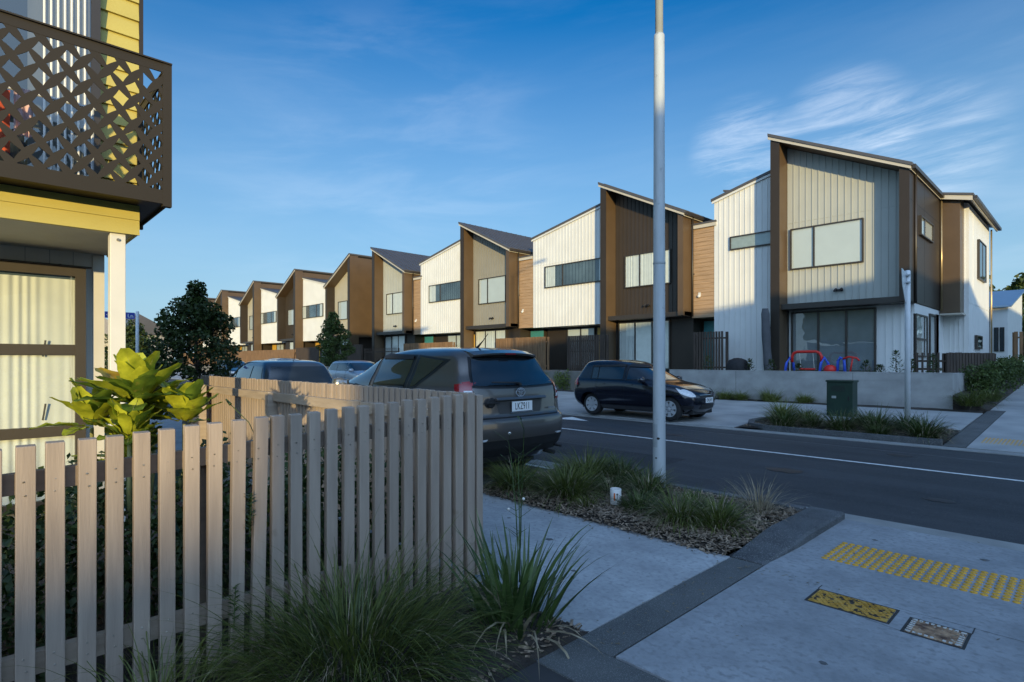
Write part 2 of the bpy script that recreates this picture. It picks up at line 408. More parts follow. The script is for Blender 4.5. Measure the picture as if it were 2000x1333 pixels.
def ring(path, w, z0f, zt):
    n = len(path); P = [Vector((p[0], p[1])) for p in path]; o = []
    for i in range(n):
        d = (P[min(i + 1, n - 1)] - P[max(i - 1, 0)]).normalized(); o.append(P[i] + Vector((-d.y, d.x)) * w)
    for i in range(n - 1):
        z = z0f((P[i].y + P[i + 1].y) / 2) + zt
        z1 = z0f(P[i].y) + zt; z2 = z0f(P[i + 1].y) + zt
        k.add([(P[i].x, P[i].y, z1), (P[i+1].x, P[i+1].y, z2), (o[i+1].x, o[i+1].y, z2), (o[i].x, o[i].y, z1),
               (P[i].x, P[i].y, -.3), (P[i+1].x, P[i+1].y, -.3), (o[i+1].x, o[i+1].y, -.3), (o[i].x, o[i].y, -.3)],
              [(0,1,2,3), (4,5,1,0), (5,6,2,1), (6,7,3,2), (7,4,0,3)])
pth = [(-4.9, 14.35), (-5.4, 14.2), (-5.68, 13.7), (-5.72, 13.2), (-5.55, 12.75), (-5.1, 12.5), (-4.4, 12.44), (-2.6, 12.44), (-1.95, 12.46)]
ring(pth, .14, gz, .09)
single(k, 'kerb', kerb_m, 'rounded dark kerb around the far planting bed with the street sign', 'kerb')
struct(bed_mesh(-5.65, -1.95, 12.5, 14.42, lambda x, y: gz(y) - .0, 40, 20, .03, 3), 'soil_bed', soil)
struct(bed_mesh(-120, -2.0, 17.6, 18.25, lambda x, y: gz(y) - .03, 200, 6, .04, 4), 'soil_strip', soil)
g = MB(); g.prism([(-120, 18.35), (-2.75, 18.35), (-2.75, 21), (-3.2, 30), (-3.2, 60), (-120, 60)], -.3, 1.03, 'z')
struct(g, 'raised_plots', mat('plot_paving', (0.17, 0.16, 0.14), 0.9, 0.2, 2))
g = MB(); vs = []
for v in (18.2, 21, 25, 30, 36): vs += [(-2.8 - (v > 20) * .1, v, gz(v) + .45), (-1.9, v, gz(v) + .0)]
for v in (18.2, 21, 25, 30, 36): vs += [(-2.8, v, -.3), (-1.9, v, -.3)]
fs = [(2*i, 2*i+1, 2*i+3, 2*i+2) for i in range(4)] + [(0, 10, 11, 1)]
g.add(vs, fs); struct(g, 'planted_bank', soil)
struct(MB().box(-60, 60, 34, 120, -.3, 1.2), 'rear_terrain', lawn_m)
# markings and joints
zr = lambda v: -0.035 + .035 * (v - 6.27) / 3.13 if v < 9.4 else -.03 * (v - 9.4) / 2.7
mk = MB()
def mark(x0, x1, y0, y1): mk.add([(x0, y0, zr(y0) + .004), (x1, y0, zr(y0) + .004), (x1, y1, zr(y1) + .004), (x0, y1, zr(y1) + .004)], [(0,1,2,3)])
mark(-60, 40, 9.40, 9.49)
struct(mk, 'centre_line', white_paint)
mk = MB(); mk.add([(-9.9, 11.0, zr(11) + .005), (-8.9, 11.2, zr(11.2) + .005), (-9.9, 11.75, zr(11.75) + .005)], [(0,1,2)])
struct(mk, 'road_triangle', white_paint)
mk = MB(); mk.add([(-12, 5.88, -.028), (-5.0, 5.88, -.028), (-5.0, 5.97, -.028), (-12, 5.97, -.028)], [(0,1,2,3)])
struct(mk, 'bay_line', white_paint)
mk = MB()
for yy in (5.55, 7.0): pass
# faint worn line on the far lane
mk.add([(-7.5, 11.35, zr(11.35) + .004), (-1.0, 11.0, zr(11) + .004), (-1.0, 11.06, zr(11.06) + .004), (-7.5, 11.42, zr(11.42) + .004)], [(0,1,2,3)])
struct(mk, 'worn_line', mat('worn_paint', (0.085, 0.09, 0.095), 0.8, 0.3, 6))
g = MB()
g.add([(-.10, 5.955, .003), (30, 5.955, .003), (30, 5.97, .003), (-.10, 5.97, .003)], [(0,1,2,3)])

# tactile studs
yel = mat('tactile_yellow', (0.60, 0.32, 0.028), 0.6, 0.2, 30, speck=(60, (0.4, 0.24, 0.06), 0.66, 0.08))
def stud_prof(cx, cy, z): return [(0.0215, 0.0), (0.0200, .005), (0.015, .0078), (0.006, .0085)], cx, cy, z
def studs(x0, nx, px_, y0, ny, py_, label, zf):
    t = root('tactile_paving', (x0, y0, zf(y0)), label, 'tactile paving', 'yellow tactile paving at the crossing')
    items = [(x0 + px_ * i, y0 + py_ * j) for i in range(nx) for j in range(ny)]
    items.sort(key=lambda p: p[0] ** 2 + p[1] ** 2)
    proto = MB(); pr, _, _, _ = stud_prof(0, 0, 0); proto.lathe(pr, 0, 0, 10)
    me = bpy.data.meshes.new('stud'); me.from_pydata(proto.v, [], proto.f); me.materials.append(yel); me.update()
    rest = MB()
    for n, (x, y) in enumerate(items):
        if n < 100:
            o = bpy.data.objects.new('stud', me); col.objects.link(o); o.parent = t
            o.location = (x - x0, y - y0, zf(y) - zf(y0))
        else: rest.lathe(pr, x, y, 8, zf(y))
    if rest.v: rest.build('studs', yel, t)['kind'] = 'stuff'
    return t
studs(-1.45, 33, .052, 4.68, 9, .062, 'long band of small yellow tactile studs set in the near pavement', lambda y: 0.0)
studs(-1.47, 14, .055, 13.1, 10, .07, 'yellow tactile studs on the far pavement beyond the road', gz)

# inspection covers
def cover(x0, x1, y0, y1, label, rusty):
    t = root('inspection_cover', (x0, y0, 0), label, 'cover')
    g = MB(); w = .014
    g.box(x0 - w, x1 + w, y0 - w, y0, -.1, .0022); g.box(x0 - w, x1 + w, y1, y1 + w, -.1, .0022)
    g.box(x0 - w, x0, y0, y1, -.1, .0022); g.box(x1, x1 + w, y0, y1, -.1, .0022)
    g.build('frame', mat('cover_frame', (0.03, 0.028, 0.025), 0.7, 0.3, 20), t)
    p = MB(); p.box(x0 + .003, x1 - .003, y0 + .003, y1 - .003, -.1, .004)
    rng = random.Random(3)
    if not rusty:
        n = 22
        for i in range(n):
            for j in range(9):
                cx = x0 + .02 + (x1 - x0 - .04) * i / (n - 1); cy = y0 + .02 + (y1 - y0 - .04) * j / 8
                a = R(45 if (i + j) % 2 else -45); d = Vector((math.cos(a), math.sin(a), 0)) * .011
                if rng.random() < .9: p.obox(Vector((cx, cy, .0055)) - d, Vector((cx, cy, .0055)) + d, .004, .004)
        p.build('plate', mat('worn_yellow_plate', (0.50, 0.27, 0.03), 0.7, 0.3, 12, c2=(0.42, 0.25, 0.05), speck=(26, (0.045, 0.035, 0.025), 0.56, 0.05)), t)
    else:
        p.build('plate', mat('rusty_plate', (0.12, 0.05, 0.03), 0.85, 0.5, 18, c2=(0.30, 0.19, 0.11), bump=.6, bscale=90, speck=(30, (0.42, 0.36, 0.28), 0.62, 0.06)), t)
        q = MB()
        for i in range(9):
            for yy in (y0 + .015, y1 - .015):
                if rng.random() < .85:
                    x = x0 + .02 + (x1 - x0 - .04) * i / 8; q.box(x - .009, x + .006, yy - .010, yy + .010, 0, .0065)
        for j in range(7):
            for xx in (x0 + .016, x1 - .016):
                y = y0 + .02 + (y1 - y0 - .04) * j / 6; q.box(xx - .012, xx + .012, y - .008, y + .006, 0, .0068)
        q.build('tread', mat('worn_white_paint', (0.5, 0.5, 0.47), 0.7, 0.2, 30, speck=(60, (0.1, 0.06, 0.04), 0.6, 0.05)), t)
cover(-1.27, -.845, 3.78, 4.01, 'worn yellow checker plate cover flush in the pavement', False)
cover(-.755, -.50, 3.73, 3.95, 'small rusty metal cover with flaking white tread edge', True)
g = MB()
def strip(p, q, w=.006, z=.0015):
    a, b = Vector(p), Vector(q); d = (b - a).normalized(); s_ = Vector((-d.y, d.x)) * w / 2
    g.add([(a.x - s_.x, a.y - s_.y, z), (b.x - s_.x, b.y - s_.y, z), (b.x + s_.x, b.y + s_.y, z), (a.x + s_.x, a.y + s_.y, z)], [(0,1,2,3)])
strip((-1.285, 4.03), (-1.285, 4.10)); strip((-.485, 3.96), (-.485, 4.06)); strip((-.84, 4.05), (8, 4.05), .003)
strip((-.99, 3.76), (-.75, 3.72), .003)
struct(g, 'saw_cut', joint_m)

# ------------------------------------------------------------------ windows, cladding, houses
def fr(face, pos):
    if face == 'S': return lambda a, o, z: (a, pos - o, z)
    return lambda a, o, z: (pos + o, a, z)
def fbox(mb, T, a0, a1, o0, o1, z0, z1):
    p, q = T(a0, o0, z0), T(a1, o1, z1)
    mb.box(p[0], q[0], p[1], q[1], p[2], q[2])
def window(parent, face, pos, a0, a1, z0, z1, splits=(), rows=(), fill='curtain', fm=None, t=.045, depth=.085, glassm=None, name='window', seed=0, cm=None, cov=(0.0, 1.0), top_gap=0.0, fold=42, amp=.011):
    """frame mesh > panes and curtain; splits/rows are fractions"""
    T = fr(face, pos); fm = fm or bronze
    mb = MB()
    fbox(mb, T, a0, a0 + t, 0, depth, z0, z1); fbox(mb, T, a1 - t, a1, 0, depth, z0, z1)
    fbox(mb, T, a0 + t, a1 - t, 0, depth, z0, z0 + t); fbox(mb, T, a0 + t, a1 - t, 0, depth, z1 - t, z1)
    w = a1 - a0; hh = z1 - z0
    xs = [a0 + t] + [a0 + w * s for s in splits] + [a1 - t]
    zs = [z0 + t] + [z0 + hh * s for s in rows] + [z1 - t]
    for s in splits: fbox(mb, T, a0 + w * s - t * .6, a0 + w * s + t * .6, 0, depth - .008, z0 + t, z1 - t)
    for s in rows:
        for i in range(len(xs) - 1):
            fbox(mb, T, xs[i] + (t * .6 if i else 0), xs[i + 1] - (t * .6 if i < len(xs) - 2 else 0), 0, depth - .012, z0 + hh * s - t * .6, z0 + hh * s + t * .6)
    f = mb.build(name, fm, parent)
    b = MB(); fbox(b, T, a0 + t, a1 - t, .001, .022, z0 + t, z1 - t); b.build('window_backing', dark_in, f)
    g = MB(); p = [T(a0 + t * .5, depth * .78, z0 + t * .5), T(a1 - t * .5, depth * .78, z0 + t * .5), T(a1 - t * .5, depth * .78, z1 - t * .5), T(a0 + t * .5, depth * .78, z1 - t * .5)]
    g.add(p, [(0,1,2,3)]); g.build('pane', glassm or pane_m, f)
    ca, cb = a0 + t + (w - 2 * t) * cov[0], a0 + t + (w - 2 * t) * cov[1]
    if fill == 'curtain' or fill == 'sides':
        rng = random.Random(seed + int(a0 * 10))
        segs = [(ca, cb)] if fill == 'curtain' else [(a0 + t, a0 + t + w * .16), (a1 - t - w * .13, a1 - t)]
        c = MB()
        for (u0, u1) in segs:
            n = max(8, int((u1 - u0) * fold * 1.4)); ph = rng.random() * 6
            row = []
            for i in range(n + 1):
                a = u0 + (u1 - u0) * i / n
                o = .040 + amp * math.sin(a * fold + ph + 2.2 * math.sin(a * 5.3 + ph) + .9 * math.sin(a * 17)) * (.6 + .4 * math.sin(a * 11 + ph)) 
                row.append((a, o))
            vs = [T(a, o, z0 + t) for a, o in row] + [T(a, o * .95, z1 - t - top_gap) for a, o in row]
            c.add(vs, [(i, i + 1, n + 2 + i, n + 1 + i) for i in range(n)])
        c.build('curtain', cm or curtain_m, f, smooth=True)
    elif fill == 'blind':
        c = MB(); fbox(c, T, ca, cb, .026, .031, z0 + t, z1 - t - top_gap); c.build('blind', cm or blind_m, f)
    return f
def ribs(mb, T, a0, a1, z0, ztop, pitch=.2, w=.026, o=.022, start=0.0):
    n = int((a1 - a0 - start) / pitch)
    for i in range(1, n + 1):
        a = a0 + start + i * pitch
        if a > a1 - .03: break
        zt = min(ztop(a), ztop(a + w)); fbox(mb, T, a, a + w, -.01, o, z0, zt - .004)
def boards(mb, T, a0, a1, z0, z1, exp=.18, o=.022):
    n = max(1, round((z1 - z0) / exp)); e = (z1 - z0) / n
    for i in range(n):
        b, t_ = z0 + i * e, z0 + (i + 1) * e
        p = [T(a0, 0, b), T(a1, 0, b), T(a1, o, b), T(a0, o, b), T(a0, 0.0, t_), T(a1, 0.0, t_), T(a1, .004, t_), T(a0, .004, t_)]
        mb.add(p, [(0,1,2,3), (3,2,6,7), (0,3,7,4), (1,5,6,2)])
VB, VC, VR = 20.5, 21.2, 29.5     # fin front, cladding plane, back
def house(up, s, wing, clad, label, door, wingfill='sides', wingground=False, link=True, wz=(7.9, 8.9), side=None,
          bigfill='blind', groundfill='curtain', seed=0, lowwin=True, gcol=None, wingwin=(-4.05, 0, 5.2, 6.3), bwin=(.85, 3.15), gcm=None):
    h = root('terrace_house', (up, VC, 1.03), label, 'house', 'gabled terrace houses across the street')
    X = lambda d: up + s * d
    W = 4.08; zp, zl = 9.50, 7.50
    zt = lambda x: zp + (zl - zp) * abs(x - up) / W          # roof line over the tall box
    T = fr('S', VC)
    def xr(a, b): return (min(X(a), X(b)), max(X(a), X(b)))
    # body of the tall box
    x0, x1 = xr(.02, W)
    b = MB(); b.prism([(X(.02), 3.30), (X(W), 3.30), (X(W), zl - .16), (X(.02), zp - .17)], VC + .06, VR, 'y'); b.build('upper_wall', brown, h)
    # cladding panel with battens
    c = MB(); c.prism([(X(.31), 3.50), (X(W - .25), 3.50), (X(W - .25), zt(X(W - .25)) - .20), (X(.31), zt(X(.31)) - .20)], VC, VC + .055, 'y')
    a0, a1 = xr(.31, W - .25); ribs(c, T, a0, a1, 3.50, lambda a: zt(a) - .2, .205)
    if clad is not brown_w or True: fbox(c, T, a0, a1, 0, .010, 6.42, 6.435)
    c.build('cladding', clad, h)
    # fins: tall one to the ground, short one above the canopy
    f = MB(); f.prism([(X(0), .9), (X(.30), .9), (X(.30), zt(X(.30)) - .19), (X(0), zp - .19)], VB, VC + .05, 'y')
    fw = f.build('fin_wall', brown, h)
    f = MB(); f.prism([(X(-.004), .9), (X(.304), .9), (X(.304), zt(X(.30)) - .195), (X(-.004), zp - .195)], VB - .03, VB - .001, 'y'); f.build('fin_cap', bronze_d, fw)
    f = MB(); f.prism([(X(W - .24), 3.32), (X(W), 3.32), (X(W), zl - .17), (X(W - .24), zt(X(W - .24)) - .19)], VB, VC + .06, 'y'); f.build('fin_wall', brown if s > 0 and up < -10 else bronze_d, h)
    # roof sheet and pale fascia
    r = MB(); ov = .07
    dz = (zl - zp) / W
    P = lambda d, o: (X(d), zp + dz * d + o)
    r.prism([P(-ov, -.07), P(W + .12, -.07), P(W + .12, 0.03), P(-ov, 0.03)], VB - .12, VR + .2, 'y')
    yy = VB + .25
    while yy < VR:
        r.prism([P(0, .029), P(W + .11, .029), P(W + .11, .058), P(0, .058)], yy, yy + .035, 'y'); yy += .42
    rf = r.build('roof', roof_m, h)
    q = MB(); q.prism([P(-ov, -.175), P(W + .08, -.175), P(W + .08, -.073), P(-ov, -.073)], VB - .09, VB - .05, 'y')
    q.prism([P(W + .03, -.20), P(W + .08, -.20), P(W + .08, -.075), P(W + .03, -.075)], VB - .05, VR, 'y')
    q.build('fascia', cream, rf)
    so_ = MB(); so_.prism([P(0, -.185), P(W, -.185), P(W, -.075), P(0, -.075)], VB - .05, VC, 'y'); so_.build('soffit', brown, rf)
    gt = MB(); gt.box(X(W + .08), X(W + .19), VB - .05, VR, zl - .20, zl - .08); gt.build('gutter', bronze, rf)
    # canopy over the ground floor opening
    cn = MB(); cn.box(*xr(.30, W + .0), VB + .12, VC + .05, 3.30, 3.49); cn.build('canopy', bronze, h, bevel=.006)
    # big window
    window(h, 'S', VC, *xr(*bwin), 4.74, 6.20, splits=(.34,) if s > 0 else (.66,), fill=bigfill, seed=seed)
    # ground floor
    gw = gcol or bronze_d
    gx0, gx1 = xr(.32, W)
    gf = MB(); gf.box(gx0, gx1, VC + .12, VR, .9, 3.30); gf.build('lower_wall', gw, h)
    window(h, 'S', VC + .12, *xr(.42, 3.05), 1.12, 3.24, splits=(.34, .67), fill=groundfill, cm=gcm, t=.055, seed=seed + 5, name='sliding_door')
    # downpipe
    dp = MB(); dx = X(W + .06); dp.tube([(dx, VC - .06, zl - .2), (dx, VC - .06, 3.3)], .04, 8); dp.box(dx - .05, dx + .05, VC - .04, VC + .07, 5, 5.04)
    dp.build('downpipe', bronze, h, smooth=True)
    l_ = MB(); lx = X(2.0); l_.box(lx - .11, lx + .11, VC - .06, VC, 3.86, 3.92)
    l_.tube([(lx - .08, VC - .09, 3.93), (lx - .12, VC - .16, 3.85)], .04, 8); l_.tube([(lx + .08, VC - .09, 3.93), (lx + .12, VC - .16, 3.85)], .04, 8)
    l_.build('wall_lamp', black, h)
    # wing
    if wing:
        zw0, zw1 = wz
        zw = lambda a: zw1 + (zw0 - zw1) * abs(a - up) / wing
        zb = .9 if wingground else 3.22
        w_ = MB(); w_.prism([(X(-.01), zb), (X(-wing), zb), (X(-wing), zw0 - .12), (X(-.01), zw1 - .12)], VC, VR, 'y')
        a0, a1 = xr(-wing, -.01); ribs(w_, T, a0, a1, zb, lambda a: zw(a) - .16, .205)
        fbox(w_, T, a0, a1, 0, .010, 6.42 if not wingground else 3.62, 6.435 if not wingground else 3.635)
        w_.build('wing_cladding', white_w, h)
        r = MB(); sl_ = (zw0 - zw1) / wing
        Q = lambda d, o: (X(-d), zw1 + sl_ * d + o)
        r.prism([Q(0, -.07), Q(wing + .10, -.07), Q(wing + .10, .03), Q(0, .03)], VC - .10, VR + .2, 'y')
        rf = r.build('roof', roof_m, h)
        q = MB(); q.prism([Q(0, -.16), Q(wing + .07, -.16), Q(wing + .07, -.075), Q(0, -.075)], VC - .07, VC - .016, 'y'); q.build('fascia', white_w, rf)
        d0, d1, wz0, wz1 = wingwin
        window(h, 'S', VC, *xr(d0, -.02), wz0, wz1, splits=() if wingground else ((.30,) if s > 0 else (.70,)), fill=wingfill, seed=seed + 9, cm=mat('frosted_blind', (0.34, 0.38, 0.36), .8, .1) if wingfill == 'blind' else None)
        if not wingground:
            lw = MB(); lw.box(*xr(-wing + .1, -.05), VC + 1.0, VR, .9, 3.22); lw.build('lower_wall', bronze_d, h)
            window(h, 'S', VC + 1.0, *xr(-3.4, -1.6), 1.12, 3.15, splits=(.5,), rows=(.42,), fill='blind', seed=seed + 11)
            dd = MB(); dd.box(*xr(-1.45, -.45), VC + .95, VC + .999, 1.05, 3.12); dd.build('door', yellow_door, h)
    if link:
        lx0, lx1 = xr(W, W + 1.06)
        k_ = MB(); k_.box(lx0 + .002, lx1 - .002, VC + .03, VR - 3, 3.24, 6.86); boards(k_, fr('S', VC + .03), lx0 + .002, lx1 - .002, 3.24, 6.80, .17)
        k_.build('link_cladding', timber if s > 0 else brown, h)
        r = MB(); r.box(lx0, lx1, VC - .08, VR - 3, 6.98, 7.05); rf = r.build('roof', roof_m, h)
        q = MB(); q.box(lx0, lx1 - .01, VC - .06, VC + .02, 6.84, 6.975); q.build('fascia', cream, rf)
        sp = MB(); bx = (lx0 + lx1) / 2 - .2; sp.lathe([(.03, 0), (.055, .02), (.06, .08), (.02, .10)], bx, VC - .09, 10, 4.1, 'y'); sp.box(bx - .05, bx + .05, VC, VC + .02, 4.1, 4.25)
        sp.build('alarm_box', white_w, h)
        lw = MB(); lw.box(lx0, lx1, VC + .9, VR - 3, .9, 3.24); lw.build('lower_wall', bronze_d, h)
        dd = MB(); dd.box(lx0 + .08, lx1 - .05, VC + .86, VC + .899, 1.05, 3.14); dr = dd.build('door', teal, h)
        hd = MB(); hd.box(lx0 + .15, lx0 + .18, VC + .80, VC + .86, 1.95, 2.25); hd.build('handle', chrome, dr)
    return h, X
A = {}
# the end house on the right
h1, X1 = house(-8.1, 1, 2.46, grey_w, 'large end house on the right above the concrete block wall, pale grey batten cladding', teal, wingfill='blind',
               wingground=True, link=False, wz=(7.88, 8.52), gcol=white_w, groundfill='blind', gcm=sheer_m, wingwin=(-1.80, 0, 5.76, 6.28), bwin=(.43, 2.72))
cw = MB()
Tg = fr('S', VC + .12); ribs(cw, Tg, -5.0, -4.06, .95, lambda a: 3.29, .205); fbox(cw, Tg, -4.10, -4.02, 0, .02, .95, 3.29)
cw.build('lower_cladding', white_w, h1)
# its flank
fl = MB(); fl.box(-4.02, -4.0, VB, 25.19, 3.32, 3.325)
fl.prism([(VB, 3.32), (25.2, 3.32), (25.2, 7.33), (VB, 7.33)], -4.02, -3.995, 'x'); fl.build('flank_panel', bronze_d, h1)
jn = MB(); jn.box(-3.996, -3.992, VB + .02, 25.18, 6.42, 6.435); jn.box(-3.996, -3.992, 22.6, 22.61, 3.4, 7.3); jn.build('panel_joint', black, h1)
window(h1, 'E', -3.995, 21.72, 23.65, 5.50, 6.12, splits=(.3,), fill='blind', t=.04)
ws = MB(); ws.box(-4.10, -4.05, VC + .12, 25.2, .9, 3.3); ws.build('lower_wall', white_w, h1)
window(h1, 'E', -4.05, 21.3, 23.0, 1.62, 2.98, splits=(.75,), rows=(.42,), fill='curtain', t=.05)
window(h1, 'E', -4.05, 23.4, 24.35, 1.1, 3.1, splits=(), fill='none', t=.06)
dd = MB(); dd.box(-4.05, -4.02, 24.55, 25.15, 1.03, 3.15); dd.build('door', yellow_door, h1)
# rear volume
rv = MB(); rv.prism([(-12, .9), (-3.30, .9), (-3.30, 7.20), (-12, 9.2)], 26.0, 31.6, 'y')
Tr = fr('S', 26.0); ribs(rv, Tr, -3.98, -3.32, .95, lambda a: 7.0, .14)
Te = fr('E', -3.30); fbox(rv, Te, 26.0, 31.6, 0, .01, 3.62, 3.635); fbox(rv, Te, 27.1, 27.12, 0, .012, .95, 7.0); fbox(rv, Te, 26.0, 26.04, 0, .02, .95, 7.15)
rv.build('rear_wall', white_w, h1)
pn = MB(); pn.prism([(-4.0, 3.20), (-3.42, 3.20), (-3.42, 7.28), (-4.0, 7.55)], 25.2, 25.99, 'y'); pn.build('fin_wall', brown, h1, bevel=.004)
pn = MB(); pn.box(-4.0, -3.36, 25.2, 25.99, 3.14, 3.195); pn.build('soffit', cream, h1)
r = MB(); r.prism([(-12, 9.28), (-3.02, 7.22), (-3.02, 7.30), (-12, 9.36)], 24.95, 32.0, 'y'); rf = r.build('roof', roof_m, h1)
q = MB(); q.prism([(-4.3, 7.36), (-3.05, 7.06), (-3.05, 7.215), (-4.3, 7.50)], 24.98, 25.03, 'y'); q.box(-3.10, -3.05, 25.03, 31.9, 7.06, 7.21); q.build('fascia', cream, rf)
q = MB(); q.box(-3.04, -2.93, 24.98, 32, 7.10, 7.21); q.build('gutter', bronze, rf)
window(h1, 'E', -3.30, 28.1, 30.0, 4.68, 6.2, splits=(.5,), fill='none', glassm=pane_d, t=.05)
window(h1, 'E', -3.30, 27.45, 28.9, 1.95, 2.47, splits=(), fill='none', t=.05)
dp = MB()
for (x, y, z1) in ((-3.94, 25.12, 7.3), (-3.22, 31.5, 7.1)):
    dp.tube([(x, y, z1), (x, y, 3.3 if y < 26 else 1.0)], .032, 8)
dp.build('downpipe', mat('gold_lit_downpipe', (0.40, 0.30, 0.16), 0.3, 0.1, metal=.6), h1, smooth=True)  # gold of the low sun put into the downpipe colour

house(-15.6, 1, 4.92, brown_w, 'second house from the right with dark brown batten cladding and white wing', teal, seed=3, bigfill='curtain')
house(-25.7, 1, 5.05, taupe_w, 'third house from the right with taupe front and wood link', teal, seed=4)
house(-35.7, 1, 0, grey_w, 'fourth house from the right with pale cladding and no wing', teal, seed=5, bigfill='curtain')
h5, X5 = house(-39.0, -1, 0, beige_w, 'house with broad plain brown flank behind the small street tree', teal, seed=6, link=False, bigfill='blind')
window(h5, 'E', -39.0, 24.4, 25.6, 5.2, 5.8, fill='blind', t=.05)
house(-48.9, -1, 4.92, brown_w, 'house with brown box and white wing left of the small street tree', teal, seed=7, link=False, wingfill='sides')
house(-58.9, -1, 4.92, beige_w, 'house with beige box and white wing, third from the far end', teal, seed=8, link=False)
house(-69.0, -1, 4.92, beige_w, 'farthest gabled house of the row beside the big dark tree', teal, seed=9, link=False)
house(-79.0, -1, 4.92, brown_w, 'gabled house mostly hidden behind the big dark tree', teal, seed=10, link=False)
print('houses done')
# shadow makers that really stand there: houses across the side street, behind the camera
def plain_house(x0, x1, y0, y1, zt_, label, m=white_w, ridge=1.6, hz=0.0):
    h = root('detached_house', ((x0 + x1) / 2, (y0 + y1) / 2, 0), label, 'house', 'houses behind the camera across the side street')
    MB().box(x0, x1, y0, y1, -.3, zt_ - ridge).build('wall', m, h)
    ym = (y0 + y1) / 2
    MB().prism([(y0 - .3, zt_ - ridge), (y1 + .3, zt_ - ridge), (ym, zt_)], x0 - .2, x1 + .2, 'x').build('roof', roof_m, h)
    for k_ in range(3):
        yy = y0 + (y1 - y0) * (k_ + .5) / 3
        if x1 < 20 + 100: 
            T = MB(); T.box(x0 - .05, x0, yy - .7, yy + .7, 4.3, 5.5); w = T.build('window', bronze, h)
            T = MB(); T.box(x0 - .06, x0 - .05, yy - .62, yy + .62, 4.38, 5.42); T.build('pane', pane_d, w)
    return h
def block_row(x0, y0, n, wdt, hgt, base):
    for i in range(n):
        a = y0 + i * wdt
        h = root('terrace_house', (x0 + 5, a + wdt / 2, 0), base, 'house', 'terrace houses behind the camera')
        MB().box(x0, x0 + 10, a + .01, a + wdt - .01, -.3, hgt - .35).build('wall', white_w if i % 2 else grey_w, h)
        r = MB(); r.prism([(x0 - .4, hgt), (x0 + 10.3, hgt - 1.4), (x0 + 10.3, hgt - 1.7), (x0 - .4, hgt - .3)], a, a + wdt, 'y'); r.build('roof', roof_m, h)
        for k_ in (0.3, 0.7):
            for zz in (1.0, 4.2):
                yy = a + wdt * k_
                w = MB().box(x0 - .05, x0, yy - .7, yy + .7, zz, zz + 1.4).build('window', bronze, h)
                MB().box(x0 - .056, x0 - .05, yy - .63, yy + .63, zz + .07, zz + 1.33).build('pane', pane_d, w)
block_row(17, -15.6, 4, 6.3, 6.75, 'two storey terrace house standing behind the camera across the side street')
block_row(17, 18.5, 3, 6.3, 6.75, 'two storey terrace house behind the camera at the far end of the side street')
block_row(46, -62, 4, 6.2, 6.5, 'distant terrace house behind the camera')

# ------------------------------------------------------------------ yellow house on the left
yh = root('yellow_house', (-7.2, -1.5, 0), 'near house on the left with yellow weatherboards above a cream ground floor', 'house')
MB().box(-14, -7.22, -6, 1.0, -.2, 2.60).build('lower_wall', white_w, yh)
c = MB(); T = fr('E', -7.2)
fbox(c, T, -6, 1.0, -.02, 0, -.1, 2.6); ribs(c, T, -6, .80, 2.48, lambda a: 2.6, .17, .006, .004)
for i in range(40):
    a = .86 - i * .17
    fbox(c, T, a, a + .006, 0, .004, 2.44, 2.6) if False else None
fbox(c, T, .90, 1.0, 0, .012, -.1, 2.59)
c.build('lower_cladding', mat('cream_cladding', (0.62, 0.585, 0.50), 0.55, 0.04, 2), yh)
g = MB()
for i in range(30):
    a = .74 - i * .185
    fbox(g, T, a, a + .005, 0, .0012, 2.445, 2.6)
g.build('groove', mat('groove_shade', (0.30, 0.28, 0.24), 0.8), yh)
fm2 = mat('window_bronze', (0.055, 0.044, 0.030), 0.45, 0.05)
for a1 in (.835,):
    w = window(yh, 'E', -7.2, -2.6, a1, .05, 2.43, splits=(.5,), rows=(.317, .655), fill='curtain', fm=fm2, t=.085, depth=.10, seed=2, top_gap=.03, fold=74, amp=.0075,
               cm=mat('cream_curtain', (0.84, 0.81, 0.72), 0.9, 0.04, 5))
    hd = MB(); hd.box(-7.135, -7.125, .62, .64, 2.43, 2.46); hd.box(-7.15, -7.08, -2.7, .88, 2.435, 2.45); hd.build('flashing', fm2, yh)
    st = MB()
    for zz in (1.02, 1.64 - .0): st.obox((-7.13, .50, zz - .10), (-7.12, .52, zz + .06), .012, .012)
    st.build('stay', black, w)
# verandah ceiling, fascia boards, post
MB().box(-7.2, -5.78, -6, 1.02, 2.60, 2.66).build('verandah_ceiling', mat('cream_ceiling', (0.58, 0.56, 0.50), 0.6, .04), yh)
f = MB(); Tf = fr('E', -5.77); f.box(-5.80, -5.77, -6, 1.04, 2.585, 2.84); boards(f, Tf, -6, 1.05, 2.585, 2.84, .127, .016)
f.box(-7.2, -5.80, 1.02, 1.04, 2.585, 2.84); f.build('fascia_board', yellow_w, yh)
p = MB(); p.box(-5.90, -5.79, .845, .955, -.1, 2.586); p.build('verandah_post', mat('cream_post', (0.68, 0.65, 0.58), 0.5, .05, 3), yh, bevel=.004)
p = MB(); p.tube([(-5.79, .90, 2.53), (-5.775, .90, 2.53)], .012, 10); p.build('bolt', screw_m, yh)
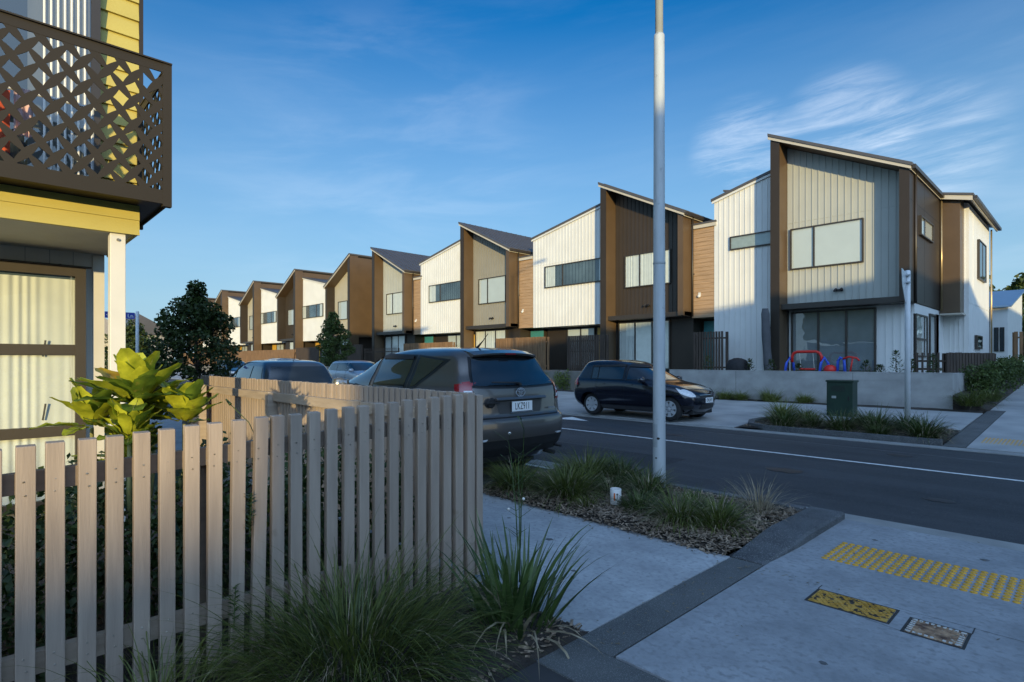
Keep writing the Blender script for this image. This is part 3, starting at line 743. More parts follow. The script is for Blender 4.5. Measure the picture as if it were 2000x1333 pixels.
# upper storey
f = MB(); f.box(-14, -6.63, -6, 1.19, 2.85, 6.3); f.build('upper_wall', yellow_w, yh)
f = MB(); Tu = fr('E', -6.63); boards(f, Tu, .88, 1.20, 2.9, 6.3, .178, .03); boards(f, Tu, -6, -2.6, 2.9, 6.3, .178, .03); boards(f, fr('E', -6.63), -2.6, .88, 5.4, 6.3, .178, .03)
f.build('upper_weatherboard', yellow_w, yh)
f = MB(); f.box(-6.66, -6.60, 1.202, 1.235, 2.9, 6.3); f.build('corner_trim', bronze_d, yh)
w = window(yh, 'E', -6.63, -2.6, .88, 2.95, 5.4, splits=(.36, .70), fill='sides', fm=bronze, t=.07, depth=.09, seed=4, glassm=pane_d, name='balcony_door')
T = fr('E', -6.63); cu = MB(); n = 46; row = [(.46 + .34 * i / n, .022 + .014 * math.sin(i * .95)) for i in range(n + 1)]
cu.add([T(a, o, 3.0) for a, o in row] + [T(a, o, 5.33) for a, o in row], [(i, i + 1, n + 2 + i, n + 1 + i) for i in range(n)])
T2 = fr('E', -6.60); cu.v = [(x + .045, y, z) for x, y, z in cu.v]; cu.build('curtain', curtain_m, w, smooth=True)
MB().box(-14.5, -6.2, -6.2, 1.5, 6.3, 6.45).build('roof', roof_m, yh)
# balcony floor and laser cut screens
bal = MB(); bal.box(-6.63, -5.46, -6, 1.215, 2.845, 2.90); bal.build('balcony_floor', bronze_d, yh)
def lattice(face, pos, a0, a1, z0, z1, name='balcony_screen', th=.008):
    bm = bmesh.new(); px_, pz = .165, .196      # cell diagonals
    na = int((a1 - a0) / px_) + 3; nz_ = int((z1 - z0) / pz) + 3
    mp_ = {}
    def V(a, z):
        k_ = (round(a, 5), round(z, 5))
        if k_ not in mp_: mp_[k_] = bm.verts.new((a, 0, z))
        return mp_[k_]
    for i in range(-1, 2 * na):
        for j in range(-1, 2 * nz_):
            if (i + j) % 2: continue
            cx, cz = a0 + i * px_ / 2, z0 + j * pz / 2
            cs = [(cx + px_ / 2, cz), (cx, cz + pz / 2), (cx - px_ / 2, cz), (cx, cz - pz / 2)]
            tw = R(11 if (i % 2) else -11)
            hs_ = []
            for q_, (x, z) in enumerate(cs):
                dx, dz_ = (x - cx) * .66, (z - cz) * .66
                ca, sa = math.cos(tw), math.sin(tw)
                hs_.append((cx + dx * ca - dz_ * sa, cz + dx * sa + dz_ * ca))
            outer = []; inner = []
            for q_ in range(4):
                x, z = cs[q_]; x2, z2 = cs[(q_ + 1) % 4]; hx, hz = hs_[q_]; hx2, hz2 = hs_[(q_ + 1) % 4]
                for t_ in (0, .25, .5, .75):
                    outer.append((x + (x2 - x) * t_, z + (z2 - z) * t_))
                    mxp, mzp = hx + (hx2 - hx) * t_, hz + (hz2 - hz) * t_
                    b = 1 - .05 * math.sin(math.pi * t_)
                    inner.append((cx + (mxp - cx) * b, cz + (mzp - cz) * b))
            n = len(outer); ov = [V(*p) for p in outer]; iv = [V(*p) for p in inner]
            for q_ in range(n):
                try: bm.faces.new((ov[q_], ov[(q_ + 1) % n], iv[(q_ + 1) % n], iv[q_]))
                except ValueError: pass
    for co, no in (((a0, 0, 0), (-1, 0, 0)), ((a1, 0, 0), (1, 0, 0)), ((0, 0, z0), (0, 0, -1)), ((0, 0, z1), (0, 0, 1))):
        bmesh.ops.bisect_plane(bm, geom=bm.verts[:] + bm.edges[:] + bm.faces[:], plane_co=co, plane_no=no, clear_outer=True)
    T = fr(face, pos); bm.verts.ensure_lookup_table(); bm.verts.index_update()
    V0 = [tuple(v.co) for v in bm.verts]; F0 = [tuple(v.index for v in f_.verts) for f_ in bm.faces]
    E0 = [tuple(v.index for v in e.verts) for e in bm.edges if len(e.link_faces) == 1]; bm.free()
    mb = MB(); n = len(V0)
    mb.v = [T(x, 0, z) for x, _, z in V0] + [T(x, -th, z) for x, _, z in V0]
    mb.f = F0 + [tuple(i + n for i in reversed(f_)) for f_ in F0] + [(a, b, b + n, a + n) for a, b in E0]
    return mb
sm = mat('laser_cut_screen_metal', (0.034, 0.028, 0.021), 0.6, 0.05, 2, spec=.2)
s1 = lattice('E', -5.45, -4.0, 1.16, 2.93, 3.93); s1.build('balcony_screen', sm, yh)
s2 = lattice('S', 1.205, -6.55, -5.50, 2.93, 3.93); s2.build('balcony_screen', sm, yh)
f = MB()
for (z0, z1) in ((2.82, 2.935), (3.925, 4.0)):
    f.box(-5.462, -5.448, -4.0, 1.16, z0, z1); f.box(-6.60, -5.50, 1.197, 1.211, z0, z1)
f.box(-5.50, -5.444, 1.16, 1.225, 2.80, 4.0); f.box(-5.52, -5.43, -4, 1.225, 4.0, 4.012); f.box(-6.6, -6.55, 1.18, 1.225, 2.8, 4.0)
f.box(-6.6, -5.52, 1.19, 1.225, 4.0, 4.012)
for v in (-.9, -2.4): f.box(-5.52, -5.47, v, v + .05, 2.9, 4.0)
f.build('screen_frame', sm, yh)
# washing on a rack behind the screen
cl = MB(); T = fr('E', -6.0)
def cloth(mb, T, a0, a1, z0, z1, o, am=.02):
    n, m_ = 14, 10; k_ = len(mb.v)
    for i in range(n + 1):
        for j in range(m_ + 1):
            a = a0 + (a1 - a0) * i / n; z = z0 + (z1 - z0) * j / m_
            mb.v.append(T(a, o + am * math.sin(i * 1.1 + j * .3) * (1.2 - j / m_), z))
    for i in range(n):
        for j in range(m_): b_ = k_ + i * (m_ + 1) + j; mb.f.append((b_, b_ + m_ + 1, b_ + m_ + 2, b_ + 1))
cloth(cl, T, -.15, .22, 3.15, 3.65, 0)
tag(cl.build('towel', mat('orange_red_towel', (0.55, 0.09, 0.035), 0.9, .1, 8), smooth=True), 'orange red towel hanging behind the balcony lattice', 'towel')
cl = MB(); cloth(cl, T, .24, .36, 3.3, 3.68, .03)
tag(cl.build('towel', mat('pale_pink_towel', (0.6, 0.4, 0.38), 0.9, .1, 8), smooth=True), 'pale pink cloth hanging beside the orange towel on the balcony', 'towel')
rk = MB(); rk.tube([(-6.0, -1.5, 3.67), (-6.0, .8, 3.67)], .012, 6)
for y in (-1.4, .75): rk.tube([(-6.0, y, 2.9), (-6.0, y, 3.67)], .012, 6)
single(rk, 'drying_rack', pole_white, 'thin drying rack on the balcony behind the lattice', 'drying rack')

# ------------------------------------------------------------------ picket fence
pf = root('picket_fence', (-2.97, 1.3, 0), 'taupe painted picket fence filling the left foreground, its near run', 'fence', 'taupe picket fence round the near garden')
rng = random.Random(5)
def picket(parent, face, pos, a, w, d, z0, z1, name='picket', tilt=0.0):
    mb = MB(); T = fr(face, pos)
    k_ = rng.uniform(-.0015, .0015)
    pts = [(a, 0), (a + w, 0), (a + w, d), (a, d)]
    vs = [T(x, o, z0) for x, o in pts] + [T(x + tilt, o + k_ * 2, z1 + (.004 if i in (0, 1) else 0)) for i, (x, o) in enumerate(pts)]
    mb.add(vs, [(0,3,2,1), (4,5,6,7), (0,1,5,4), (1,2,6,5), (2,3,7,6), (3,0,4,7)])
    return mb.build(name, fence_m, parent, bevel=.003)
topz = lambda v: 1.158 + .052 * (v - .1) if v > -9 else 1.2
pitch = .1
scr = MB()
i0 = -6
for i in range(i0, 24):
    a = .12 + i * pitch + rng.uniform(-.003, .003)
    tl = {8: .012, 9: .024}.get(i, rng.uniform(-.003, .003))
    pk = picket(pf, 'E', -3.0, a, .062, .042, -.03, topz(a) + rng.uniform(-.004, .004), tilt=tl)
    for zz in (.955 + .046 * a, 1.01 + .046 * a, .26, .31):
        sc_ = MB(); sy_ = a + .03 + rng.uniform(-.006, .006)
        sc_.tube([(-2.9585, sy_, zz + rng.uniform(-.004, .004)), (-2.9560, sy_, zz)], .0038, 8); sc_.build('screw', screw_m, pk)
picket(pf, 'E', -2.998, 2.50, .05, .048, .03, 1.262)
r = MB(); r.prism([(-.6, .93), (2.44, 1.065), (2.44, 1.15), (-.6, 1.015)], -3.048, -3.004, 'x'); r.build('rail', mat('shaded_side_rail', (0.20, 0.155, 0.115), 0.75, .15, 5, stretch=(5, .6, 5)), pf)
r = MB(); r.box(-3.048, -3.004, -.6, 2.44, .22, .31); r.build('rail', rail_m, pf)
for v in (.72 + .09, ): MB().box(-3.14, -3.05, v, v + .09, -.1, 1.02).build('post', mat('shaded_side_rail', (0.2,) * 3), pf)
pr = root('picket_fence', (-6.5, 2.50, 0), 'sunlit rear run of the taupe picket fence in front of the parked cars', 'fence', 'taupe picket fence round the near garden')
x = -3.075; n = 0; restp = MB()
while x > -9.45:
    w, d = .062, .042; a = x - w
    z1 = 1.278 + rng.uniform(-.004, .004)
    if n < 98:
        mb = MB(); mb.box(a, a + w, 2.50, 2.542, .03, z1); mb.build('picket', fence_m, pr, bevel=.003)
    else: restp.box(a, a + w, 2.50, 2.542, .03, z1)
    x -= .085; n += 1
if restp.v: restp.build('picket_stretch', fence_m, pr)['kind'] = 'stuff'
def rail(u0, u1, z0, z1, y0=2.45, y1=2.498):
    MB().box(u0, u1, y0, y1, z0, z1).build('rail', rail_m, pr, bevel=.003)
rail(-4.62, -6.45, 1.045, 1.14); rail(-6.56, -9.0, 1.045, 1.14); rail(-4.62, -6.45, .25, .34); rail(-6.56, -9.0, .25, .34)
rail(-3.1, -4.48, 1.045, 1.14)
for u in (-4.61, -6.55, -9.08):
    MB().box(u, u + .095, 2.40, 2.499, -.1, 1.15).build('post', rail_m, pr, bevel=.003)
MB().box(-9.2, -8.75, 2.2, 2.399, -.1, 1.16).build('post_panel', rail_m, pr, bevel=.003)

# ------------------------------------------------------------------ poles, signs, boxes, walls
def steel_pole(x, y):
    t = root('street_lamp', (x, y, 0), 'tall pale grey lamp post rising out of the near planting bed', 'street lamp')
    m = MB(); m.lathe([(.075, -.05), (.073, .02), (.068, 1.6), (.062, 4.0), (.060, 5.20), (.056, 5.215)], x, y, 28); m.build('pole', steel, t, smooth=True)
    m = MB(); m.lathe([(.044, 5.2), (.040, 8.2), (.034, 8.22)], x, y, 24); m.tube([(x, y, 8.15), (x + .1, y + .5, 8.45), (x + .1, y + 1.4, 8.6)], .03, 10); m.build('upper_pole', steel, t, smooth=True)
    m = MB(); m.box(x - .02, x + .22, y + 1.35, y + 1.95, 8.53, 8.65); m.build('lamp_head', steel, t, bevel=.02)
    m = MB()
    for (a, z, s_) in ((-2.0, .12, .05), (-1.2, .62, .02), (-1.5, .40, .014)):
        cx, cy = x + .0715 * math.cos(a), y + .0715 * math.sin(a)
        pts = []
        for i in range(9):
            q_ = 2 * math.pi * i / 9; rr = s_ * (.7 + .5 * rng.random())
            da = a + rr * math.cos(q_) / .074; zz = z + rr * math.sin(q_) * .8
            pts.append((x + .0738 * math.cos(da), y + .0738 * math.sin(da), zz))
        m.add(pts, [tuple(range(9))])
    q_ = MB(); aa = -1.9
    vs = [(x + .0725 * math.cos(aa + d), y + .0725 * math.sin(aa + d), z) for z in (.52, .78) for d in (-.62, -.31, 0, .31, .62)]
    q_.add(vs, [(i, i + 1, 6 + i, 5 + i) for i in range(4)]); q_.build('hatch', mat('hatch_steel', (0.33, 0.355, 0.365), .5, .1, 9), t)
    q_ = MB(); q_.lathe([(.0700, 2.6), (.0705, 2.62)], x, y, 24); q_.build('band', mat('hatch_steel', (0.3,) * 3), t)
    m.build('rust_patch', mat('rust', (0.03, 0.022, 0.018), 0.9, .3, 30), t)
steel_pole(-3.48, 5.66)
def text_mesh(txt, size, name, m, parent, M_, extrude=.0008, spacing=1.0, sx=1.0):
    cu = bpy.data.curves.new(name, 'FONT'); cu.body = txt; cu.size = size; cu.extrude = extrude; cu.align_x = 'CENTER'; cu.align_y = 'CENTER'
    cu.space_character = spacing
    o = bpy.data.objects.new(name, cu); col.objects.link(o)
    dg = bpy.context.evaluated_depsgraph_get(); me = bpy.data.meshes.new_from_object(o.evaluated_get(dg)); bpy.data.objects.remove(o)
    me.transform(M_ @ Matrix.Diagonal((sx, 1, 1, 1))); me.materials.clear(); me.materials.append(m)
    o = bpy.data.objects.new(name, me); col.objects.link(o); o.parent = parent; return o
def basis(right, up, loc):
    r_, u_ = Vector(right).normalized(), Vector(up).normalized(); n_ = r_.cross(u_)
    return Matrix(((r_.x, u_.x, n_.x, loc[0]), (r_.y, u_.y, n_.y, loc[1]), (r_.z, u_.z, n_.z, loc[2]), (0, 0, 0, 1)))
sg = root('street_sign', (-19.5, 3.5, 0), 'blue street name sign on a grey pole beyond the verandah post', 'street sign')
MB().lathe([(.045, 0), (.045, 2.93), (.03, 2.95)], -19.5, 3.5, 12).build('pole', pole_white, sg, smooth=True)
MB().box(-19.53, -19.505, 2.72, 3.44, 2.72, 2.90).build('blade', mat('sign_blue', (0.012, 0.04, 0.33), 0.4, .03), sg)
wt = mat('sign_white', (0.75, 0.78, 0.8), 0.5, .02)
text_mesh('< Sea', .15, 'lettering', wt, sg, basis((0, 1, 0), (0, 0, 1), (0.0, -.59, 2.80)))
text_mesh('Ln', .15, 'lettering', wt, sg, basis((0, 1, 0), (0, 0, 1), (0.0, -.17, 2.80)))
s2 = root('street_sign', (-2.74, 13.9, gz(13.9)), 'white street name sign pole in the far bed, its blade seen edge on', 'street sign')
MB().lathe([(.052, -.1), (.050, 3.28), (.035, 3.30)], -2.74, 13.9, 16, gz(13.9)).build('pole', pole_white, s2, smooth=True)
MB().prism([(13.86, 3.30), (13.46, 3.36), (13.52, 3.02), (13.74, 2.72), (13.86, 2.68)], -2.76, -2.75, 'x').build('blade', mat('sign_back', (0.5, 0.52, 0.54), 0.35, .03, metal=.3), s2)
m = MB(); m.box(-2.80, -2.68, 13.80, 13.86, 3.24, 3.27); m.box(-2.80, -2.68, 13.80, 13.86, 3.09, 3.12); m.build('bracket', steel, s2)

# marker stub
st = root('marker_post', (-3.36, 4.66, 0), 'short white plastic pipe marker with orange mark in the near bed', 'marker')
MB().lathe([(.055, -.02), (.056, .215), (.048, .222), (.047, .19), (.0, .19)], -3.36, 4.66, 24).build('pipe', mat('white_plastic', (0.66, 0.64, 0.60), 0.5, .08, 20), st, smooth=True)
def onpipe(a0, a1, z0, z1, m, nm):
    b = MB(); n = 5
    vs = [(-3.36 + .0575 * math.cos(a0 + (a1 - a0) * i / n), 4.66 + .0575 * math.sin(a0 + (a1 - a0) * i / n), z) for z in (z0, z1) for i in range(n + 1)]
    b.add(vs, [(i, i + 1, n + 2 + i, n + 1 + i) for i in range(n)]); b.build(nm, m, st)
ac = math.atan2(-4.66, 3.36)
onpipe(ac - .35, ac - .08, .11, .185, mat('orange_mark', (0.62, 0.13, 0.02), .6, .15, 40), 'mark')
onpipe(ac + .12, ac + .42, .17, .18, black, 'letter'); onpipe(ac + .22, ac + .32, .13, .17, black, 'letter')

# block retaining wall with courses
def block_wall(x0, x1, y0, y1, z0, z1, label, course=.2, group=None):
    t = root('block_wall', ((x0 + x1) / 2, y0, z0), label, 'wall', group)
    b = MB(); n = max(1, round((z1 - z0) / course)); hh = (z1 - z0) / n
    for i in range(n):
        x = x0 + (.2 if i % 2 else 0); xs = [x0]
        while x < x1 - .1:
            x += .4
            if x < x1 - .05: xs.append(x)
        xs.append(x1)
        b.box(x0, x1, y0, y1, z0 + i * hh, z0 + (i + 1) * hh - .007)
        b.box(x0 + .003, x1 - .003, y0 + .006, y1 - .003, z0 + (i + 1) * hh - .007, z0 + (i + 1) * hh) if i < n - 1 else None
    b.build('block_courses', blocks_m, t)
    MB().box(x0 - .004, x1 + .004, y0 - .004, y1 + .004, z1 - .001, z1 + .025).build('capping', blocks_m, t)
    j = MB(); 
    for f_ in (.30, .72): xx = x0 + (x1 - x0) * f_; j.box(xx, xx + .008, y0 - .0015, y0 + .02, z0, z1)
    j.build('control_joint', joint_m, t)
    return t
w1 = block_wall(-10.75, -2.62, 18.18, 18.38, .14, 1.16, 'long pale grey painted block wall below the end house')
MB().box(-2.82, -2.62, 18.38, 20.6, .1, 1.16).build('return_wall', blocks_m, w1)
block_wall(-24.2, -19.6, 18.18, 18.38, .1, .9, 'low pale block wall right of the silver wagon', group='low garden walls')
block_wall(-34.5, -28.4, 18.18, 18.38, .1, 1.0, 'low pale block wall behind the small street tree', group='low garden walls')
block_wall(-56, -40, 18.18, 18.38, .1, .9, 'low pale block wall behind the far black car', group='low garden walls')
block_wall(-1.9, 9, 30.2, 30.4, .7, 1.75, 'block wall beside the far side path on the right')
# fences before the houses
def slat_fence(u0, u1, v0, v1, z0, z1, label, m, pitch=.11, w=.07, gap_top=.0, spikes=False):
    t = root('slat_fence', ((u0 + u1) / 2, (v0 + v1) / 2, z0), label, 'fence', 'dark slat fences before the houses')
    d = Vector((u1 - u0, v1 - v0, 0)); Ln = d.length; d.normalize(); nrm = Vector((d.y, -d.x, 0))
    n = int(Ln / pitch); many = n > 90; b = MB()
    for i in range(n):
        p = Vector((u0, v0, 0)) + d * (i * pitch + pitch / 2)
        q_ = MB() if not many else b
        zt_ = z1 + rng.uniform(-.008, .008); th = .02 if not spikes else .012; ww = w if not spikes else .018
        a = [p - d * ww / 2 - nrm * 0, p + d * ww / 2, p + d * ww / 2 + nrm * th * 2, p - d * ww / 2 + nrm * th * 2]
        q_.add([(c.x, c.y, z0) for c in a] + [(c.x, c.y, zt_) for c in a], [(0,3,2,1), (4,5,6,7), (0,1,5,4), (1,2,6,5), (2,3,7,6), (3,0,4,7)])
        if not many: q_.build('slat', m, t)
    if many: b.build('slat_run', m, t)
    r_ = MB()
    for zz in (z0 + .25, z1 - .25): r_.obox(Vector((u0, v0, zz)) - nrm * .025, Vector((u1, v1, zz)) - nrm * .025, .04, .06)
    r_.build('rail', m, t)
    for f_ in (0, 1):
        p = Vector((u0, v0, 0)) + d * Ln * f_
        MB().box(p.x - .04, p.x + .04, p.y + .03, p.y + .11, z0 - .2, z1 - .02).build('post', m, t)
    return t
slat_fence(-10.9, -9.6, 20.2, 20.2, 1.0, 2.60, 'near black slat fence against the white wall of the end house', slat)
slat_fence(-17.3, -15.05, 20.2, 20.2, 1.0, 2.66, 'black slat fence below the white wing of the second house', slat)
slat_fence(-22.3, -18.6, 20.2, 20.2, 1.0, 2.68, 'warm brown slat fence between the second and third houses', slat2)
slat_fence(-31.2, -26.0, 20.2, 20.2, 1.0, 2.6, 'brown slat fence between the third and fourth houses', slat2)
slat_fence(-35.6, -31.3, 19.8, 19.8, 1.0, 2.35, 'thin black spiked fence before the fourth house', slat, .13, spikes=True)
slat_fence(-39.0, -36.0, 19.8, 19.8, 1.0, 2.65, 'dark fence in the gap behind the small street tree', slat, .12)
slat_fence(-48.0, -43.4, 20.2, 20.2, 1.0, 2.6, 'dark slat fence left of the small street tree', slat)
slat_fence(-64, -48.3, 20.2, 20.2, 1.0, 2.5, 'long brown slat fence behind the grey hatchback', slat2, .16, .1)
slat_fence(-86, -64.5, 20.2, 20.2, 1.0, 2.5, 'farthest brown slat fence beside the big dark tree', slat2, .2, .12)
slat_fence(-3.15, -2.25, 20.7, 22.6, .55, 1.74, 'black slat fence at the right corner of the end house', slat, .13, .10)
slat_fence(-3.9, -3.2, 20.7, 20.7, 1.0, 1.74, 'short black slat gate beside the block wall corner', slat, .13, .05)
slat_fence(-2.6, 4.5, 32.6, 32.6, 1.3, 2.75, 'tall brown timber fence beyond the path on the right', slat2, .17, .12)
# house with blue roof at right
bh = root('house', (-4, 44, 1), 'small white house with blue metal roof at the right edge', 'house')
MB().prism([(40, 1), (48, 1), (48, 5.9), (40, 4.4)], -8, -3.42, 'x').build('wall', white_w, bh)
MB().box(-4.6, -4.15, 39.9, 39.99, 1, 4.3).build('dark_panel', bronze_d, bh)
MB().prism([(39.7, 4.35), (48.2, 5.95), (48.2, 6.03), (39.7, 4.43)], -8.2, -3.25, 'x').build('roof', mat('blue_roof', (0.10, 0.19, 0.33), 0.4, .08, 2), bh)
for a in (-3.98, -3.74):
    w = MB().box(a, a + .19, 39.95, 39.99, 2.0, 3.3).build('window', bronze, bh); MB().box(a + .03, a + .16, 39.94, 39.95, 2.05, 3.25).build('pane', pane_d, w)

# ------------------------------------------------------------------ cars
def paint(name, c, rough=0.28, metal=0.5):
    return mat(name, c, rough, 0.03, 3, metal=metal, coat=1.0, coords='obj')
car_glass = mat('car_window_glass', (0.012, 0.016, 0.020), 0.04, 0.1, 2, spec=0.9, coat=1.0, coords='obj')
seal_m = mat('window_seal', (0.010, 0.010, 0.011), 0.35)
tyre_m = mat('tyre_rubber', (0.018, 0.018, 0.019), 0.85, .2, 20, coords='obj')
rim_m = mat('alloy_rim', (0.42, 0.43, 0.44), 0.35, .04, metal=.7)
hub_m = mat('silver_hubcap', (0.50, 0.52, 0.54), 0.4, .04, metal=.3)
red_lens = mat('red_lens', (0.24, 0.006, 0.014), 0.1, .05, coat=1.0)
clear_lens = mat('clear_lens', (0.62, 0.64, 0.66), 0.12, .15, 30, coat=1.0)
plate_m = mat('plate_white', (0.78, 0.79, 0.78), 0.45, .02)
trim_m = mat('black_trim', (0.014, 0.014, 0.015), 0.6, .1)
seam_m = mat('panel_gap', (0.006, 0.006, 0.007), 0.8)
def lerp_layers(Ls, n):
    A_ = np.array(Ls, float); t = np.arange(len(A_)); out = []
    for k_ in range(n):
        s_ = k_ * (len(A_) - 1) / (n - 1); i = min(int(s_), len(A_) - 2); f = s_ - i
        p0, p1, p2, p3 = A_[max(i-1, 0)], A_[i], A_[i+1], A_[min(i+2, len(A_)-1)]
        m1, m2 = (p2 - p0) * .35, (p3 - p1) * .35
        out.append((2*f**3-3*f**2+1)*p1 + (f**3-2*f**2+f)*m1 + (-2*f**3+3*f**2)*p2 + (f**3-f**2)*m2)
    return out
class Car:
    def __init__(s, name, label, loc, rz, layers, paint_m, axles, wr, track, nose=0.0, group='cars parked along the street', archw=.30):
        s.t = root(name, loc, label, 'car', group); s.t.rotation_euler = (0, 0, rz)
        K = 84; Ls = lerp_layers(layers, 58); v = []; f = []
        for (z, xr, xf, w, n) in Ls:
            xc = (xr + xf) / 2; a = (xf - xr) / 2; rc = min(.95 / n, w * .96, a * .9); q_ = []
            for k_ in range(7): q_.append((a, (w - rc) * (k_ + .5) / 7))
            for k_ in range(8): t_ = math.pi / 2 * (k_ + .5) / 8; q_.append((a - rc + rc * math.cos(t_) ** .9, w - rc + rc * math.sin(t_) ** .9))
            for k_ in range(6): q_.append(((a - rc) * (1 - (k_ + .5) / 6), w))
            ring_ = q_ + [(-x, y) for x, y in reversed(q_)] + [(-x, -y) for x, y in q_] + [(x, -y) for x, y in reversed(q_)]
            for (x, y) in ring_:
                fx = max(0, x / a) if a else 0; e_ = abs(y / w)
                xx = x - math.copysign((.16 if x > 0 else .075) * e_ ** 2 * abs(x / a) ** 2, x)
                v.append((xc + xx, y * (1 - nose * fx ** 3) * (1 - .03 * (x / a) ** 4), z))
        for i in range(len(Ls) - 1):
            for j in range(K): f.append((i*K+j, i*K+(j+1)%K, (i+1)*K+(j+1)%K, (i+1)*K+j))
        f.append(tuple(reversed(range(K)))); f.append(tuple((len(Ls)-1)*K + j for j in range(K)))
        me = bpy.data.meshes.new('body'); me.from_pydata(v, [], f); me.materials.append(paint_m); me.update()
        o = bpy.data.objects.new('body', me); col.objects.link(o)
        sm_ = o.modifiers.new('s', 'SMOOTH'); sm_.iterations = 3; sm_.factor = .5
        cut = MB()
        for ax in axles:
            for sy in (-1, 1):
                cut.lathe([(wr * 1.16, 0), (wr * 1.16, archw + .3)], ax, (track + .12 - archw) if sy > 0 else -(track + .12) - .3, 32, wr * .98, 'y')
        cme = bpy.data.meshes.new('cut'); cme.from_pydata(cut.v, [], cut.f); cme.materials.append(trim_m); cme.update()
        bmc = bmesh.new(); bmc.from_mesh(cme); bmesh.ops.recalc_face_normals(bmc, faces=bmc.faces[:]); bmc.to_mesh(cme); bmc.free()
        co = bpy.data.objects.new('cut', cme); col.objects.link(co)
        dg = bpy.context.evaluated_depsgraph_get()
        smo = bpy.data.meshes.new_from_object(o.evaluated_get(dg))
        s.bvh = BVHTree.FromPolygons([tuple(q.co) for q in smo.vertices], [tuple(p.vertices) for p in smo.polygons])
        b_ = o.modifiers.new('b', 'BOOLEAN'); b_.object = co; b_.operation = 'DIFFERENCE'; b_.solver = 'EXACT'
        dg = bpy.context.evaluated_depsgraph_get(); fin = bpy.data.meshes.new_from_object(o.evaluated_get(dg))
        bpy.data.objects.remove(o); bpy.data.objects.remove(co)
        fin.materials.clear(); fin.materials.append(paint_m)
        fin.polygons.foreach_set('material_index', [0] * len(fin.polygons))
        fin.polygons.foreach_set('use_smooth', [True] * len(fin.polygons))
        fin.update()
        s.body = bpy.data.objects.new('body', fin); col.objects.link(s.body); s.body.parent = s.t
        e_ = s.body.modifiers.new('es', 'EDGE_SPLIT'); e_.split_angle = R(40)
        s.axles, s.wr, s.track = axles, wr, track
        s.side = 1
    def proj(s, a, b, view, off):
        if view == 'L': o, d = (a, 3, b), (0, -1, 0)
        elif view == 'R': o, d = (a, -3, b), (0, 1, 0)
        elif view == 'B': o, d = (-4, a, b), (1, 0, 0)
        elif view == 'F': o, d = (4, a, b), (-1, 0, 0)
        else: o, d = (a, b, 4), (0, 0, -1)
        h = s.bvh.ray_cast(Vector(o), Vector(d))
        if h[0] is None:
            o2 = Vector(o) + Vector(d) * {'L': 2.3, 'R': 2.3, 'B': 2, 'F': 2}.get(view, 2.5); h = s.bvh.find_nearest(o2)
        n_ = h[1]
        if n_.dot(Vector(d)) > 0: n_ = -n_
        return h[0] + n_ * off
    def patch(s, view, quad, m, name, off=.006, n=10, k=10, parent=None, bow=(0, 0, 0, 0)):
        """quad: 4 corners (a,b) in the view plane, going round; bow: bulge of each edge"""
        q = [Vector(p) for p in quad]; cen = sum(q, Vector((0, 0))) / 4
        def edge(i, t_):
            p, r_ = q[i], q[(i + 1) % 4]; mdir = ((p + r_) / 2 - cen); mdir = mdir.normalized() if mdir.length else mdir
            return p + (r_ - p) * t_ + mdir * bow[i] * 4 * t_ * (1 - t_)
        vs = []
        for i in range(n + 1):
            u = i / n
            for j in range(k + 1):
                w = j / k
                c = (1-w)*edge(0, u) + w*edge(2, 1-u) + (1-u)*edge(3, 1-w) + u*edge(1, w) - ((1-u)*(1-w)*q[0] + u*(1-w)*q[1] + u*w*q[2] + (1-u)*w*q[3])
                vs.append(s.proj(c.x, c.y, view, off))
        fs = [(i*(k+1)+j, (i+1)*(k+1)+j, (i+1)*(k+1)+j+1, i*(k+1)+j+1) for i in range(n) for j in range(k)]
        me = bpy.data.meshes.new(name); me.from_pydata(vs, [], fs); me.materials.append(m)
        me.polygons.foreach_set('use_smooth', [True] * len(fs)); me.update()
        o = bpy.data.objects.new(name, me); col.objects.link(o); o.parent = parent or s.t
        return o
    def line(s, view, pts, m, name, w=.006, off=.002, parent=None):
        vs = []; fs = []; P_ = []
        for i in range(len(pts) - 1):
            a, b = Vector(pts[i]), Vector(pts[i + 1]); k = max(2, int((b - a).length / .05))
            for j in range(k): P_.append(a + (b - a) * j / k)
        P_.append(Vector(pts[-1]))
        for i, p in enumerate(P_):
            d = (P_[min(i+1, len(P_)-1)] - P_[max(i-1, 0)]).normalized(); nn = Vector((-d.y, d.x)) * w / 2
            vs += [s.proj(*(p + nn), view, off), s.proj(*(p - nn), view, off)]
        fs = [(2*i, 2*i+1, 2*i+3, 2*i+2) for i in range(len(P_) - 1)]
        me = bpy.data.meshes.new(name); me.from_pydata(vs, [], fs); me.materials.append(m); me.update()
        o = bpy.data.objects.new(name, me); col.objects.link(o); o.parent = parent or s.body
        return o
    def raw(s, mb, name, m, parent=None, smooth=False, bevel=0):
        me = bpy.data.meshes.new(name); me.from_pydata(mb.v, [], mb.f); me.materials.append(m); me.update()
        if smooth: me.polygons.foreach_set('use_smooth', [True] * len(me.polygons))
        o = bpy.data.objects.new(name, me); col.objects.link(o); o.parent = parent or s.t
        if bevel: b = o.modifiers.new('b', 'BEVEL'); b.width = bevel; b.segments = 2; b.limit_method = 'ANGLE'
        return o
